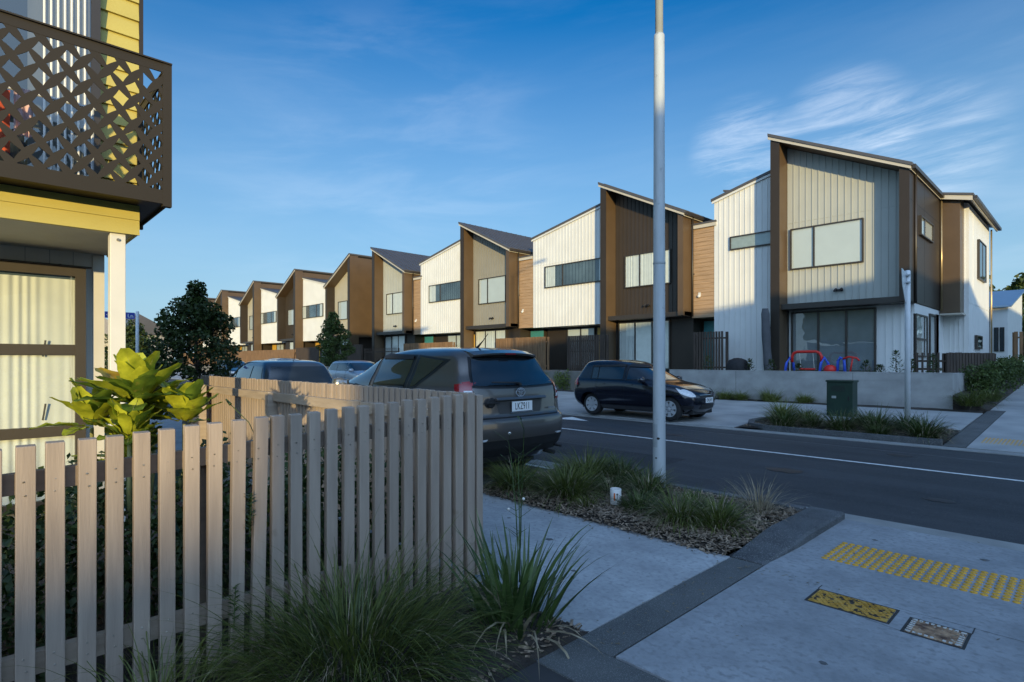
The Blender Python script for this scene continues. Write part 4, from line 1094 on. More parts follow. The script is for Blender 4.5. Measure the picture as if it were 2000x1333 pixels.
    def wheels(s, spokes=5, rm=None, cap=False):
        r, tr = s.wr, s.track; rm = rm or rim_m
        for ax in s.axles:
            for sy in (1, -1):
                ty = MB(); W = .20; y0 = sy * (tr - .02)
                pr = [(r*.66, 0), (r*.90, -.004), (r*.985, .018), (r, .05), (r, .15), (r*.985, .182), (r*.90, .20), (r*.66, .20)]
                ty.lathe([(a, -sy * b) for a, b in pr], ax, y0, 36, r, 'y')
                w = s.raw(ty, 'wheel', tyre_m, smooth=True)
                b = MB(); b.lathe([(r*.665, -sy*.02), (r*.665, -sy*.16), (.02, -sy*.16)], ax, y0, 32, r, 'y'); s.raw(b, 'rim_barrel', trim_m if not cap else rm, w, True)
                rr = MB(); rr.lathe([(r*.67, 0), (r*.67, sy*.006), (r*.60, sy*.006), (r*.60, -sy*.02)], ax, y0, 36, r, 'y')
                rr.lathe([(r*.17, -sy*.02), (r*.16, sy*.005), (.01, sy*.010)], ax, y0, 16, r, 'y')
                for k_ in range(spokes):
                    t_ = 2 * math.pi * k_ / spokes + .3; dx, dz = math.cos(t_), math.sin(t_); px_, pz = -dz, dx
                    wi, wo = r * (.10 if not cap else .13), r * (.075 if not cap else .17)
                    a, c = r * .14, r * .63; yo = y0 + sy * .002; yi = y0 - sy * .03
                    rr.add([(ax + dx*a + px_*wi, yo, r + dz*a + pz*wi), (ax + dx*a - px_*wi, yo, r + dz*a - pz*wi), (ax + dx*c - px_*wo, yo, r + dz*c - pz*wo), (ax + dx*c + px_*wo, yo, r + dz*c + pz*wo),
                            (ax + dx*a + px_*wi, yi, r + dz*a + pz*wi), (ax + dx*a - px_*wi, yi, r + dz*a - pz*wi), (ax + dx*c - px_*wo, yi, r + dz*c - pz*wo), (ax + dx*c + px_*wo, yi, r + dz*c + pz*wo)],
                           [(0,1,2,3), (0,3,7,4), (1,5,6,2), (4,7,6,5)])
                s.raw(rr, 'rim', rm, w)
        u = MB(); u.box(s.axles[0] - .5, s.axles[1] + .5, -tr + .25, tr - .25, .17, .34)
        for ax in s.axles: u.tube([(ax, -tr + .1, s.wr), (ax, tr - .1, s.wr)], .05, 8)
        s.raw(u, 'underbody', trim_m)
    def mirror(s, x, z, y, m, sz=1.0):
        for sy in (1, -1):
            b = MB(); prof = [(.02, -.09), (.055, -.08), (.07, 0), (.055, .08), (.02, .09)]
            n_ = 10
            for (r_, yy) in prof:
                for j in range(n_):
                    t_ = 2 * math.pi * j / n_; b.v.append((x + r_ * 1.0 * math.cos(t_) * sz, sy * (y + .10 + yy * sz), z + r_ * 1.15 * math.sin(t_) * sz))
            for i in range(len(prof) - 1):
                for j in range(n_): b.f.append((i*n_+j, i*n_+(j+1)%n_, (i+1)*n_+(j+1)%n_, (i+1)*n_+j))
            b.f.append(tuple(range(n_))); b.f.append(tuple(4*n_+j for j in range(n_)))
            b.obox((x, sy * (y - .04), z - .05), (x, sy * (y + .06), z - .02), .05, .03)
            o = s.raw(b, 'mirror', m, smooth=True)
            g_ = MB(); g_.box(x - .062 * sz, x - .060 * sz, sy * (y + .035), sy * (y + .17), z - .05, z + .05); s.raw(g_, 'mirror_glass', chrome, o)
    def plate(s, view, x, y, z, txt, w=.36, h=.125):
        b = MB(); d = -1 if view == 'B' else 1
        b.box(x, x + d * .008, y - w/2, y + w/2, z - h/2, z + h/2); p = s.raw(b, 'number_plate', plate_m, bevel=.003)
        M_ = basis((0, -1, 0) if view == 'B' else (0, 1, 0), (0, 0, 1), (x + d * .010, y, z - .002))
        text_mesh(txt, .125, 'lettering', black, p, M_, spacing=1.08, sx=.60 * 1.0)
        return p
def sym(f_):
    for v_ in ('L', 'R'): f_(v_)

# dark grey SUV, seen from behind
suv = Car('parked_car', 'large dark grey four wheel drive seen from behind at the picket fence corner', (-7.22, 5.06, -.03), math.pi,
    [(.26,-1.98,1.98,.74,4), (.36,-2.10,2.10,.84,4.5), (.50,-2.165,2.15,.885,5), (.66,-2.19,2.17,.905,5.5), (.80,-2.175,2.16,.912,5.5), (.85,-2.115,2.12,.908,5.5), (.97,-2.10,2.00,.905,5.5), (1.10,-2.085,1.70,.896,5.5),
     (1.20,-2.06,1.22,.880,5.5), (1.27,-2.02,1.04,.852,5.5), (1.36,-1.95,.80,.805,5.5), (1.50,-1.875,.52,.755,5.2), (1.60,-1.81,.30,.71,4.8), (1.655,-1.74,.05,.655,4.2), (1.69,-1.60,-.20,.57,3.4), (1.712,-1.30,-.45,.42,3), (1.72,-.95,-.65,.18,2.5)],
    paint('dark_grey_paint', (0.115, 0.105, 0.098), .28), (-1.30, 1.36), .355, .80, nose=.10)
gp = paint('dark_grey_paint', (0,)*3)
for V_ in ('L', 'R'):
    suv.patch(V_, [(.12,1.13),(1.02,1.16),(.44,1.60),(.10,1.62)], seal_m, 'window_surround', .004, bow=(0,.03,0,0))
    suv.patch(V_, [(.06,1.13),(-.82,1.13),(-.86,1.61),(.06,1.625)], seal_m, 'window_surround', .004)
    suv.patch(V_, [(-.84,1.14),(-1.02,1.16),(-1.60,1.545),(-.88,1.61)], seal_m, 'window_surround', .004)
    suv.patch(V_, [(.15,1.16),(.95,1.19),(.44,1.56),(.13,1.595)], car_glass, 'side_window', .008, bow=(0,.03,0,0))
    suv.patch(V_, [(.02,1.16),(-.76,1.16),(-.80,1.585),(.03,1.60)], car_glass, 'side_window', .008)
    suv.patch(V_, [(-.92,1.19),(-1.0,1.20),(-1.48,1.525),(-.94,1.58)], car_glass, 'side_window', .008)
    suv.line(V_, [(.09,.45),(.09,1.12),(.08,1.62)], seam_m, 'door_gap'); suv.line(V_, [(-.84,1.12),(-.86,.92),(-1.0,.78)], seam_m, 'door_gap'); suv.line(V_, [(1.1,1.06),(1.05,.45)], seam_m, 'door_gap')
    suv.line(V_, [(-1.52,1.00),(-1.70,1.00),(-1.71,1.12),(-1.54,1.12),(-1.52,1.00)], seam_m, 'fuel_flap_gap', .006)
    suv.line(V_, [(1.0,.54),(-.9,.54)], trim_m, 'sill_strip', .07, .012)
    for hx in (-.70, .28): suv.patch(V_, [(hx,1.02),(hx+.20,1.02),(hx+.20,1.05),(hx,1.05)], gp, 'door_handle', .028, 4, 2)
    suv.patch(V_, [(.14,1.555),(.46,1.53),(.36,1.60),(.10,1.625)], trim_m, 'weather_shield', .020)
    suv.patch(V_, [(.03,1.55),(-.80,1.545),(-.80,1.60),(.05,1.625)], trim_m, 'weather_shield', .020)
suv.patch('B', [(-.735,1.20),(.735,1.20),(.60,1.575),(-.60,1.575)], seal_m, 'window_surround', .004, 16, 10, bow=(.02,0,0,0))
rw = suv.patch('B', [(-.70,1.225),(.70,1.225),(.57,1.555),(-.57,1.555)], car_glass, 'rear_window', .009, 18, 10, bow=(.02,0,0,0))
wp = MB(); wp.tube([(-2.065, -.02, 1.24), (-2.085, .06, 1.25), (-2.065, .46, 1.265)], [.016, .013, .008], 8); wp.tube([(-2.04, -.02, 1.205), (-2.085, -.02, 1.235)], .02, 8); suv.raw(wp, 'wiper', trim_m, smooth=True)
sp_ = MB()
for y0_, y1_, e_ in ((-.56, .56, 0),):
    n_ = 14; pr_ = [(-1.62, 1.700), (-1.80, 1.672), (-1.915, 1.630), (-1.90, 1.605), (-1.80, 1.600), (-1.62, 1.65)]
    for i in range(n_ + 1):
        y = y0_ + (y1_ - y0_) * i / n_; k_ = (abs(y) / .56) ** 4
        sp_.v += [(x + .09 * k_, y, z - .030 * (abs(y) / .56) ** 2.5) for x, z in pr_]
    for i in range(n_):
        for j in range(6): sp_.f.append((i*6+j, i*6+(j+1)%6, (i+1)*6+(j+1)%6, (i+1)*6+j))
    sp_.f += [tuple(range(6)), tuple(n_*6 + j for j in range(5, -1, -1))]
suv.raw(sp_, 'spoiler', gp, smooth=False, bevel=.006)
bl = MB(); bl.box(-1.921, -1.912, -.09, .09, 1.610, 1.626); suv.raw(bl, 'brake_light', red_lens)
for sy in (1, -1):
    tl = suv.patch('B', [(sy*.735,1.02),(sy*.83,1.02),(sy*.80,1.265),(sy*.72,1.275)], red_lens, 'tail_light', .010, 10, 8)
    suv.patch('B', [(sy*.74,1.05),(sy*.83,1.05),(sy*.83,1.09),(sy*.74,1.09)], clear_lens, 'lens_strip', .014, 8, 2, tl)
    suv.patch('B', [(sy*.735,1.13),(sy*.82,1.13),(sy*.815,1.165),(sy*.735,1.165)], clear_lens, 'lens_strip', .014, 8, 2, tl)
    V_ = 'L' if sy > 0 else 'R'
    tl2 = suv.patch(V_, [(-2.045,1.02),(-1.90,1.04),(-1.82,1.24),(-1.98,1.26)], red_lens, 'tail_light', .010, 8, 6)
    suv.patch(V_, [(-2.04,1.05),(-1.93,1.05),(-1.92,1.09),(-2.03,1.09)], clear_lens, 'lens_strip', .014, 6, 2, tl2)
    suv.patch('B', [(sy*.60,.56),(sy*.74,.56),(sy*.74,.585),(sy*.60,.585)], clear_lens, 'reflector', .008, 4, 2)
suv.patch('B', [(-.36,.87),(.36,.87),(.42,1.045),(-.42,1.045)], mat('recess_trim', (0.045, 0.044, 0.044), .4), 'plate_recess', .004, 12, 4)
lip = MB(); lip.prism([(-2.15, 1.047), (-2.12, 1.037), (-2.08, 1.04), (-2.08, 1.07), (-2.12, 1.077)], -.44, .44, 'y'); suv.raw(lip, 'tailgate_lip', gp, bevel=.006)
suv.plate('B', -2.125, 0, .955, 'LKZ911')
fb = MB(); fb.box(-2.13, -2.11, -.20, .20, .878, .888); suv.raw(fb, 'plate_frame', chrome)
suv.line('B', [(-.70,.825),(.70,.825)], seam_m, 'tailgate_gap', .012, .004); suv.line('B', [(-.70,.83),(-.715,1.16)], seam_m, 'tailgate_gap', .008); suv.line('B', [(.70,.83),(.715,1.16)], seam_m, 'tailgate_gap', .008)
suv.line('B', [(-.80,.50),(.80,.50)], trim_m, 'bumper_lower', .12, .012); suv.line('B', [(-.80,.41),(.80,.41)], trim_m, 'bumper_lower', .10, .012)
suv.line('B', [(-.62,.57),(.62,.57)], gp, 'bumper_ridge', .018, .018)
for V_ in ('L', 'R'): suv.line(V_, [(-1.75,.50),(-2.02,.50)], trim_m, 'bumper_lower', .13, .012); suv.line(V_, [(-1.74,.40),(-1.98,.40)], trim_m, 'bumper_lower', .10, .012)
hb = MB(); hb.lathe([(.062, 0), (.066, -.004), (.05, -.01), (.0, -.012)], .50, 0, 20, .0); hb.v = [(-2.098 + z, x, y + 1.015) for x, y, z in hb.v]
hb.box(-2.135, -2.110, .39, .61, 1.005, 1.028); suv.raw(hb, 'tailgate_handle', trim_m, bevel=.004)
# round badge: outer oval with two inner ovals
def oval(mb, rx, rz, cz, w_, x=-2.108, th=.006, n=36):
    vs = []
    for i in range(n):
        t_ = 2 * math.pi * i / n; c, s_ = math.cos(t_), math.sin(t_)
        for q_, xx in ((1, x), (-1, x), (-1, x - th), (1, x - th)):
            vs.append((xx, (rx + q_ * w_ / 2) * c, cz + (rz + q_ * w_ / 2) * s_))
    fs = []
    for i in range(n):
        a, b = i * 4, ((i + 1) % n) * 4
        for q_ in range(4): fs.append((a + q_, b + q_, b + (q_ + 1) % 4, a + (q_ + 1) % 4))
    mb.add(vs, fs)
bd = MB(); oval(bd, .076, .053, 1.130, .012, -2.096); oval(bd, .048, .018, 1.149, .009, -2.097); oval(bd, .018, .046, 1.130, .009, -2.098); suv.raw(bd, 'badge', chrome)
nb = MB()
for i in range(5): nb.box(-2.122, -2.104, -.62 + i * .025, -.62 + i * .025 + .016, .90, .918)
suv.raw(nb, 'model_lettering', chrome)
an = MB(); an.tube([(-1.50, .22, 1.70), (-1.62, .22, 1.79), (-1.72, .22, 1.88)], [.018, .006, .004], 6); suv.raw(an, 'aerial', trim_m)
suv.patch('F', [(-.74,1.18),(.74,1.18),(.60,1.60),(-.60,1.60)], car_glass, 'windscreen', .008, 14, 8)
for sy in (1, -1): suv.patch('F', [(sy*.55,.83),(sy*.82,.87),(sy*.80,.98),(sy*.55,.95)], clear_lens, 'headlight', .01)
suv.mirror(.80, 1.18, .90, mat('mirror_chrome', (0.35, 0.33, 0.28), .25, .05, metal=.8), 1.35)
ex = MB(); ex.tube([(-1.9, -.52, .34), (-2.20, -.52, .32)], .03, 10); ex.tube([(-2.02, -.66, .40), (-2.17, -.70, .38)], .018, 8); suv.raw(ex, 'exhaust', trim_m)
suv.wheels(5)

# small black hatchback across the road
bk = paint('black_blue_paint', (0.006, 0.008, 0.017), .2, .2)
sw = Car('parked_car', 'small shiny black hatchback across the road, nose to the right behind the lamp post', (-8.50, 13.02, .025), 0.0,
    [(.20,-1.68,1.72,.66,4), (.30,-1.80,1.84,.76,4.2), (.42,-1.855,1.88,.815,4.6), (.56,-1.87,1.875,.840,4.8), (.68,-1.865,1.83,.845,4.8), (.78,-1.85,1.70,.842,4.8), (.87,-1.83,1.45,.835,4.8), (.93,-1.81,1.10,.820,4.8), (.99,-1.78,.92,.795,4.8),
     (1.10,-1.72,.70,.760,5), (1.25,-1.63,.42,.715,5), (1.37,-1.55,.18,.675,4.8), (1.44,-1.48,-.02,.635,4.2), (1.48,-1.35,-.22,.565,3.4), (1.50,-1.1,-.42,.42,3), (1.508,-.85,-.6,.18,2.5)],
    bk, (-1.17, 1.21), .295, .735, nose=.16)
for V_ in ('L', 'R'):
    sw.patch(V_, [(-.02,.965),(.80,.985),(.34,1.30),(-.02,1.375)], seal_m, 'window_surround', .004, bow=(0,.03,0,0))
    sw.patch(V_, [(-.05,.965),(-1.15,.985),(-1.15,1.34),(-.05,1.375)], seal_m, 'window_surround', .004)
    sw.patch(V_, [(.03,.99),(.72,1.005),(.30,1.29),(.03,1.34)], car_glass, 'side_window', .008, bow=(0,.02,0,0))
    sw.patch(V_, [(-.10,.99),(-.88,.995),(-.88,1.33),(-.10,1.345)], car_glass, 'side_window', .008)
    sw.patch(V_, [(-.92,.995),(-1.10,1.00),(-1.10,1.30),(-.92,1.33)], car_glass, 'side_window', .008)
    sw.patch(V_, [(.0,1.31),(.36,1.28),(.20,1.36),(.0,1.375)], trim_m, 'weather_shield', .024); sw.patch(V_, [(-.08,1.315),(-1.12,1.30),(-1.12,1.35),(-.08,1.375)], trim_m, 'weather_shield', .024)
    sw.line(V_, [(-.03,.25),(-.03,.96)], seam_m, 'door_gap'); sw.line(V_, [(.90,.93),(.86,.6),(.80,.28)], seam_m, 'door_gap'); sw.line(V_, [(-.92,.98),(-.95,.75),(-.85,.6)], seam_m, 'door_gap')
    sw.line(V_, [(.80,.33),(-.85,.33)], bk, 'sill_strip', .03, .012)
    for hx in (-.82, .06): sw.patch(V_, [(hx,.845),(hx+.17,.845),(hx+.17,.875),(hx,.875)], bk, 'door_handle', .026, 4, 2)
    sw.patch(V_, [(1.00,.68),(1.06,.68),(1.06,.70),(1.00,.70)], clear_lens, 'side_repeater', .012, 4, 2)
    sw.patch(V_, [(-1.76,.80),(-1.55,.82),(-1.58,1.02),(-1.72,1.02)], red_lens, 'tail_light', .010, 6, 6)
sw.patch('F', [(-.72,.97),(.72,.97),(.57,1.37),(-.57,1.37)], seal_m, 'windscreen_surround', .004)
wsn = sw.patch('F', [(-.69,.99),(.69,.99),(.545,1.35),(-.545,1.35)], car_glass, 'windscreen', .009, 16, 8)
st_ = MB()
for sy in (1, -1):
    hl = sw.patch('F', [(sy*.47,.61),(sy*.64,.61),(sy*.70,.76),(sy*.60,.77)], clear_lens, 'headlight', .011, 10, 8, bow=(.015,0,.01,.02))
    V_ = 'L' if sy > 0 else 'R'
    sw.patch(V_, [(1.52,.68),(1.72,.60),(1.70,.69),(1.38,.81)], clear_lens, 'headlight', .011, 8, 6)
    sw.patch('F', [(sy*.52,.30),(sy*.70,.30),(sy*.70,.40),(sy*.52,.38)], trim_m, 'fog_recess', .006, 6, 4)
sw.patch('F', [(-.34,.30),(.34,.30),(.30,.42),(-.30,.42)], trim_m, 'lower_grille', .006, 10, 4)
for zz in (.325, .36, .395): sw.line('F', [(-.31, zz), (.31, zz)], mat('grille_bar', (.05,.05,.05), .4), 'grille_bar', .010, .012)
sw.line('F', [(-.34,.605),(.34,.605)], trim_m, 'upper_grille', .055, .006); sw.line('F', [(-.34,.64),(.34,.64)], chrome, 'grille_trim', .008, .012)
sw.plate('F', 1.885, 0, .515, 'DNL459')
sb = MB(); sb.box(1.845, 1.853, -.035, .035, .688, .700); sb.box(1.845, 1.853, -.035, .035, .735, .747); sb.obox((1.849, -.03, .741), (1.849, .03, .694), .010, .012); sw.raw(sb, 'badge', chrome)
sw.mirror(.55, .985, .80, bk, 1.1)
sw.wheels(7, hub_m, True)
sw.patch('B', [(-.60,1.02),(.60,1.02),(.50,1.36),(-.50,1.36)], car_glass, 'rear_window', .008)
ar = MB(); ar.tube([(-1.3, 0, 1.49), (-1.42, 0, 1.62)], .006, 6); sw.raw(ar, 'aerial', trim_m)

# the cars farther off
def small_car(label, loc, rz, c, H=1.48, wagon=False, name='parked_car', m=0.4, plate=None):
    hs_ = H / 1.5
    L_ = 2.25 if wagon else 2.05; rr_ = -L_
    pm = paint(c[0], c[1], .3, m)
    top = [(.99,rr_+.12,1.10,.815,5), (1.12,rr_+.22,.85,.775,5), (1.28,rr_+.32,.55,.725,5), (1.38,rr_+.40,.32,.68,4.6), (1.45,rr_+.50,.10,.62,3.8), (1.485,rr_+.7,-.15,.52,3.2), (1.50,rr_+.95,-.4,.36,2.8), (1.505,rr_+1.3,-.6,.15,2.5)]
    Ls = [(.22,rr_+.14,1.98,.72,4), (.34,rr_+.03,2.10,.82,4.5), (.50,rr_,2.14,.862,4.8), (.68,rr_+.01,2.10,.870,4.8), (.80,rr_+.04,1.95,.868,4.8), (.90,rr_+.07,1.55,.85,4.8)] + top
    Ls = [(z * (hs_ if z > .9 else 1), a, b, w, n) for z, a, b, w, n in Ls]
    k = Car(name, label, loc, rz, Ls, pm, (-1.30, 1.30), .315, .755, nose=.14)
    z0, z1 = 1.0 * hs_, 1.37 * hs_
    for V_ in ('L', 'R'):
        k.patch(V_, [(.02,z0),(.92,z0+.02),(.36,z1-.02),(.02,z1)], car_glass, 'side_window', .006, bow=(0,.02,0,0))
        k.patch(V_, [(-.04,z0),(-.92,z0),(-.92,z1),(-.04,z1)], car_glass, 'side_window', .006)
        k.patch(V_, [(-.97,z0),(rr_+.45,z0+.03),(rr_+.60,z1-.03),(-.97,z1)], car_glass, 'side_window', .006)
        k.line(V_, [(-.01,.3),(-.01,z1)], seam_m, 'door_gap', .02); k.line(V_, [(-.94,z1),(-.95,.75),(-.85,.65)], seam_m, 'door_gap', .012)
        for hx in (-.85, .08): k.patch(V_, [(hx,.86),(hx+.18,.86),(hx+.18,.89),(hx,.89)], pm, 'door_handle', .024, 4, 2)
        sy = 1 if V_ == 'L' else -1
        k.patch('B', [(sy*.60,.82),(sy*.84,.82),(sy*.80,.98),(sy*.62,.98)], red_lens, 'tail_light', .01, 6, 6)
        k.patch('F', [(sy*.50,.62),(sy*.78,.64),(sy*.76,.76),(sy*.54,.74)], clear_lens, 'headlight', .01, 6, 6)
    k.patch('F', [(-.73,z0+.02),(.73,z0+.02),(.58,z1),(-.58,z1)], car_glass, 'windscreen', .007)
    k.patch('B', [(-.70,z0+.03),(.70,z0+.03),(.58,z1-.01),(-.58,z1-.01)], car_glass, 'rear_window', .007)
    k.mirror(.72, z0 + .03, .84, pm, 1.15); k.wheels(5)
    a_ = MB(); a_.tube([(rr_+.75, 0, 1.48*hs_), (rr_+.68, 0, 1.50*hs_), (rr_+.60, 0, 1.66*hs_)], .006, 6); k.raw(a_, 'aerial', trim_m)
    return k
small_car('blue grey hatchback whose roof and rear window rise above the sunlit fence', (-13.55, 5.08, -.03), math.pi, ('blue_grey_paint', (0.055, 0.075, 0.105)), 1.55)
wg = small_car('silver station wagon parked across the road left of the dark grey car', (-24.2, 13.35, .03), 0, ('silver_paint', (0.36, 0.40, 0.45)), 1.50, True)
small_car('pale car roof just showing behind the blue grey hatchback across the road', (-32.6, 13.35, .03), 0, ('pale_gold_paint', (0.45, 0.43, 0.38)), 1.62, True)
small_car('small black car across the road beside the big dark tree', (-41.9, 13.3, .03), 0, ('black_paint_far', (0.012, 0.014, 0.018)), 1.52)

# ------------------------------------------------------------------ plants
def gmat(name, c, c2, trans=.25, rough=.5, scale=14, var=.2, coords='pos', spec=.4):
    return mat(name, c, rough, var, scale, c2=c2, trans=trans, coords=coords, spec=spec)
tus_green = gmat('tussock_green', (0.060, 0.085, 0.016), (0.135, 0.155, 0.034))
tus_dark = gmat('tussock_dark', (0.034, 0.060, 0.014), (0.085, 0.110, 0.026))
tus_dry = gmat('dry_grass', (0.21, 0.165, 0.10), (0.36, 0.30, 0.20), .15)
tus_lime = gmat('tussock_lime', (0.11, 0.14, 0.025), (0.20, 0.22, 0.05))
flax_m = gmat('flax_green', (0.030, 0.065, 0.016), (0.085, 0.13, 0.035), .2, .35, 6)
leaf_dark = gmat('leaf_dark', (0.018, 0.032, 0.007), (0.048, 0.074, 0.016), .2, .5, 5)
leaf_mid = gmat('leaf_mid', (0.035, 0.060, 0.014), (0.085, 0.120, 0.028), .25, .5, 5)
leaf_bush = gmat('leaf_bush', (0.028, 0.055, 0.014), (0.070, 0.11, 0.030), .25, .45, 9)
bark = mat('bark', (0.075, 0.055, 0.04), .9, .3, 12, .6, 40, stretch=(1, 1, .3))
def blades(n, rad, hgt, w, seed, lean=.9, droop=.9, seg=5, hvar=.35, bias=(0, 0)):
    r = np.random.RandomState(seed)
    az = r.rand(n) * 2 * np.pi; rr = rad * np.sqrt(r.rand(n)) * .55
    bx, by = rr * np.cos(az), rr * np.sin(az)
    a2 = az + r.randn(n) * .5; le = lean * (rr / max(rad * .55, 1e-6)) * (.35 + .9 * r.rand(n)) + r.rand(n) * .15
    H = hgt * (1 - hvar + hvar * 1.5 * r.rand(n)); dr = droop * (.3 + r.rand(n))
    side = a2 + np.pi / 2 + r.randn(n) * .4; wv = w * (.6 + .7 * r.rand(n))
    V = np.zeros((n, seg + 1, 2, 3)); px_ = bx.copy(); py = by.copy(); pz = np.zeros(n); ang = le.copy()
    for k in range(seg + 1):
        t = k / seg; ww = wv * (1 - t ** 1.6) * (.6 + .8 * min(1, t * 3)) / 2 + .0002
        for q_, sg_ in ((0, -1), (1, 1)):
            V[:, k, q_, 0] = px_ + sg_ * ww * np.cos(side); V[:, k, q_, 1] = py + sg_ * ww * np.sin(side); V[:, k, q_, 2] = pz
        st = H / seg; px_ = px_ + st * np.sin(ang) * np.cos(a2) + bias[0] * st * t; py = py + st * np.sin(ang) * np.sin(a2) + bias[1] * st * t; pz = pz + st * np.cos(ang)
        ang = ang + dr / seg * (1 + t * 1.5)
    V = V.reshape(-1, 3); base = (np.arange(n) * (seg + 1) * 2)[:, None, None]; kk = (np.arange(seg) * 2)[None, :, None]
    F = base + kk + np.array([0, 1, 3, 2])[None, None, :]
    return V, F.reshape(-1, 4)
def clump(name, x, y, z, label, cat, group, layers, rz=0):
    t = None
    for i, (m, args, nm) in enumerate(layers):
        V, F = blades(**args)
        if t is None and len(layers) == 1:
            o = link_mesh(name, V, F, m); o.location = (x, y, z); return tag(o, label, cat, group)
        if t is None: t = root(name, (x, y, z), label, cat, group)
        V = V + np.array([x, y, z]); link_mesh(nm, V, F, m, t)
    return t
def tussock(x, y, r, h, seed, label, mg=tus_green, dry=.25, n=260, w=.0075, z=.02, group='grass tussocks in the planting beds', lean=.95, droop=1.1):
    h *= 1.05 if y < 8 else 1.1; n = int(n * 1.25)
    return clump('tussock', x, y, z, label, 'grass', group, [(mg, dict(n=n, rad=r, hgt=h, w=w, seed=seed, lean=lean, droop=droop), 'green_blades'),
                 (tus_dry, dict(n=max(6, int(n * dry)), rad=r * 1.1, hgt=h * .85, w=w * .9, seed=seed + 50, lean=lean * 1.25, droop=droop * 1.3), 'dry_blades')])
# near bed
tussock(-4.62, 4.48, .30, .42, 1, 'tussock at the far left corner of the near bed, beside the end picket', n=420)
tussock(-3.96, 4.62, .36, .46, 2, 'big round green tussock left of the white marker pipe', n=620)
tussock(-4.25, 5.30, .38, .50, 3, 'wide tussock at the back of the near bed under the car bumper', n=620, dry=.4)
tussock(-4.30, 5.74, .22, .34, 33, 'tussock nearest the rear wheel of the dark grey car', n=220, dry=.4)
tussock(-3.98, 5.62, .28, .42, 4, 'upright leafy tussock between the marker pipe and the lamp post', tus_dark, n=240, w=.012)
tussock(-3.35, 5.22, .26, .34, 5, 'brownish tussock at the foot of the lamp post', tus_dark, .7, n=260)
tussock(-3.12, 4.72, .22, .26, 6, 'low dark tussock just right of the white marker pipe', tus_dark, .3, n=240, w=.010)
tussock(-3.78, 5.12, .24, .30, 16, 'dry sparse tussock behind the white marker pipe', tus_dark, 1.6, n=120)
tussock(-2.62, 4.62, .28, .40, 7, 'tussock with long drooping blades at the right front of the near bed', tus_green, .7, n=280, w=.008, droop=1.6)
tussock(-2.32, 4.72, .24, .36, 8, 'green tussock beside the dark pebbly kerb block', tus_green, .25, n=300, w=.009)
clump('tussock', -2.28, 5.48, .02, 'straw coloured dead tussock near the road kerb', 'grass', 'grass tussocks in the planting beds', [(tus_dry, dict(n=170, rad=.22, hgt=.42, w=.005, seed=9, lean=1.0, droop=.9), 'dry_blades')])
# foreground
clump('tussock', -2.55, 1.36, -.01, 'very large grass clump spilling over the foot of the near pickets', 'grass', None,
      [(tus_dark, dict(n=900, rad=.72, hgt=.60, w=.0055, seed=21, lean=1.25, droop=1.2, seg=7, hvar=.55), 'green_blades'),
       (tus_green, dict(n=900, rad=.70, hgt=.66, w=.0050, seed=22, lean=1.15, droop=1.05, seg=7, hvar=.55), 'green_blades'),
       (tus_dry, dict(n=150, rad=.7, hgt=.60, w=.0035, seed=23, lean=1.2, droop=1.7, seg=7), 'dry_blades')])
clump('tussock', -2.72, .55, -.01, 'thin grass clump at the foot of the left pickets', 'grass', None,
      [(tus_green, dict(n=260, rad=.50, hgt=.46, w=.0048, seed=25, lean=1.2, droop=1.1, seg=6), 'green_blades'), (tus_dry, dict(n=20, rad=.3, hgt=.45, w=.003, seed=26, lean=1.2, droop=1.2, seg=6), 'dry_blades')])
clump('flax_plant', -2.30, 2.22, -.01, 'broad bladed green flax at the fence corner beside the path', 'plant', None,
      [(flax_m, dict(n=110, rad=.34, hgt=.56, w=.024, seed=31, lean=.55, droop=.45, seg=6, hvar=.5), 'green_blades'),
       (tus_dry, dict(n=26, rad=.40, hgt=.45, w=.015, seed=32, lean=1.3, droop=1.6, seg=6), 'dry_blades')])
# tall thin stems with buds at the corner post
def stems(name, x, y, z, n, h, label, seed, m=leaf_bush, spread=.12, bud=True):
    r_ = random.Random(seed); t = root(name, (x, y, z), label, 'plant'); sm_ = MB(); lf = MB(); fl = MB()
    for i in range(n):
        a = r_.random() * 6.28; dx, dy = math.cos(a) * spread, math.sin(a) * spread; H_ = h * r_.uniform(.6, 1)
        pts = [(x + dx * .2 * k + dx * (k / 6) ** 2 * 2 + r_.uniform(-.006, .006), y + dy * .2 * k + dy * (k / 6) ** 2 * 2, z + H_ * k / 6) for k in range(7)]
        sm_.tube(pts, [.005, .005, .0045, .004, .0035, .003, .002], 5)
        for k in range(2, 7):
            for _ in range(2):
                p = Vector(pts[k]); b = r_.random() * 6.28; q_ = p + Vector((math.cos(b), math.sin(b), .7)) * r_.uniform(.04, .10)
                sm_.tube([p, q_], [.002, .0015], 4)
                d = (q_ - p).normalized(); s_ = d.cross(Vector((0, 0, 1))).normalized() * .007; e_ = q_ + d * .035
                lf.add([q_, q_ + d * .015 + s_, e_, q_ + d * .015 - s_], [(0,1,2,3)])
                if bud and r_.random() < .10: fl.lathe([(.002, 0), (.010, .008), (.010, .016), (.002, .022)], q_.x, q_.y, 6, q_.z)
    sm_.build('stem', m, t); lf.build('leaf', m, t)
    if fl.v: fl.build('flower', mat('white_petal', (.7, .66, .6), .7, .05), t)
    return t
stems('flowering_stem', -2.72, 2.68, 0, 3, 1.15, 'thin branching stems with white buds right of the end picket', 41)
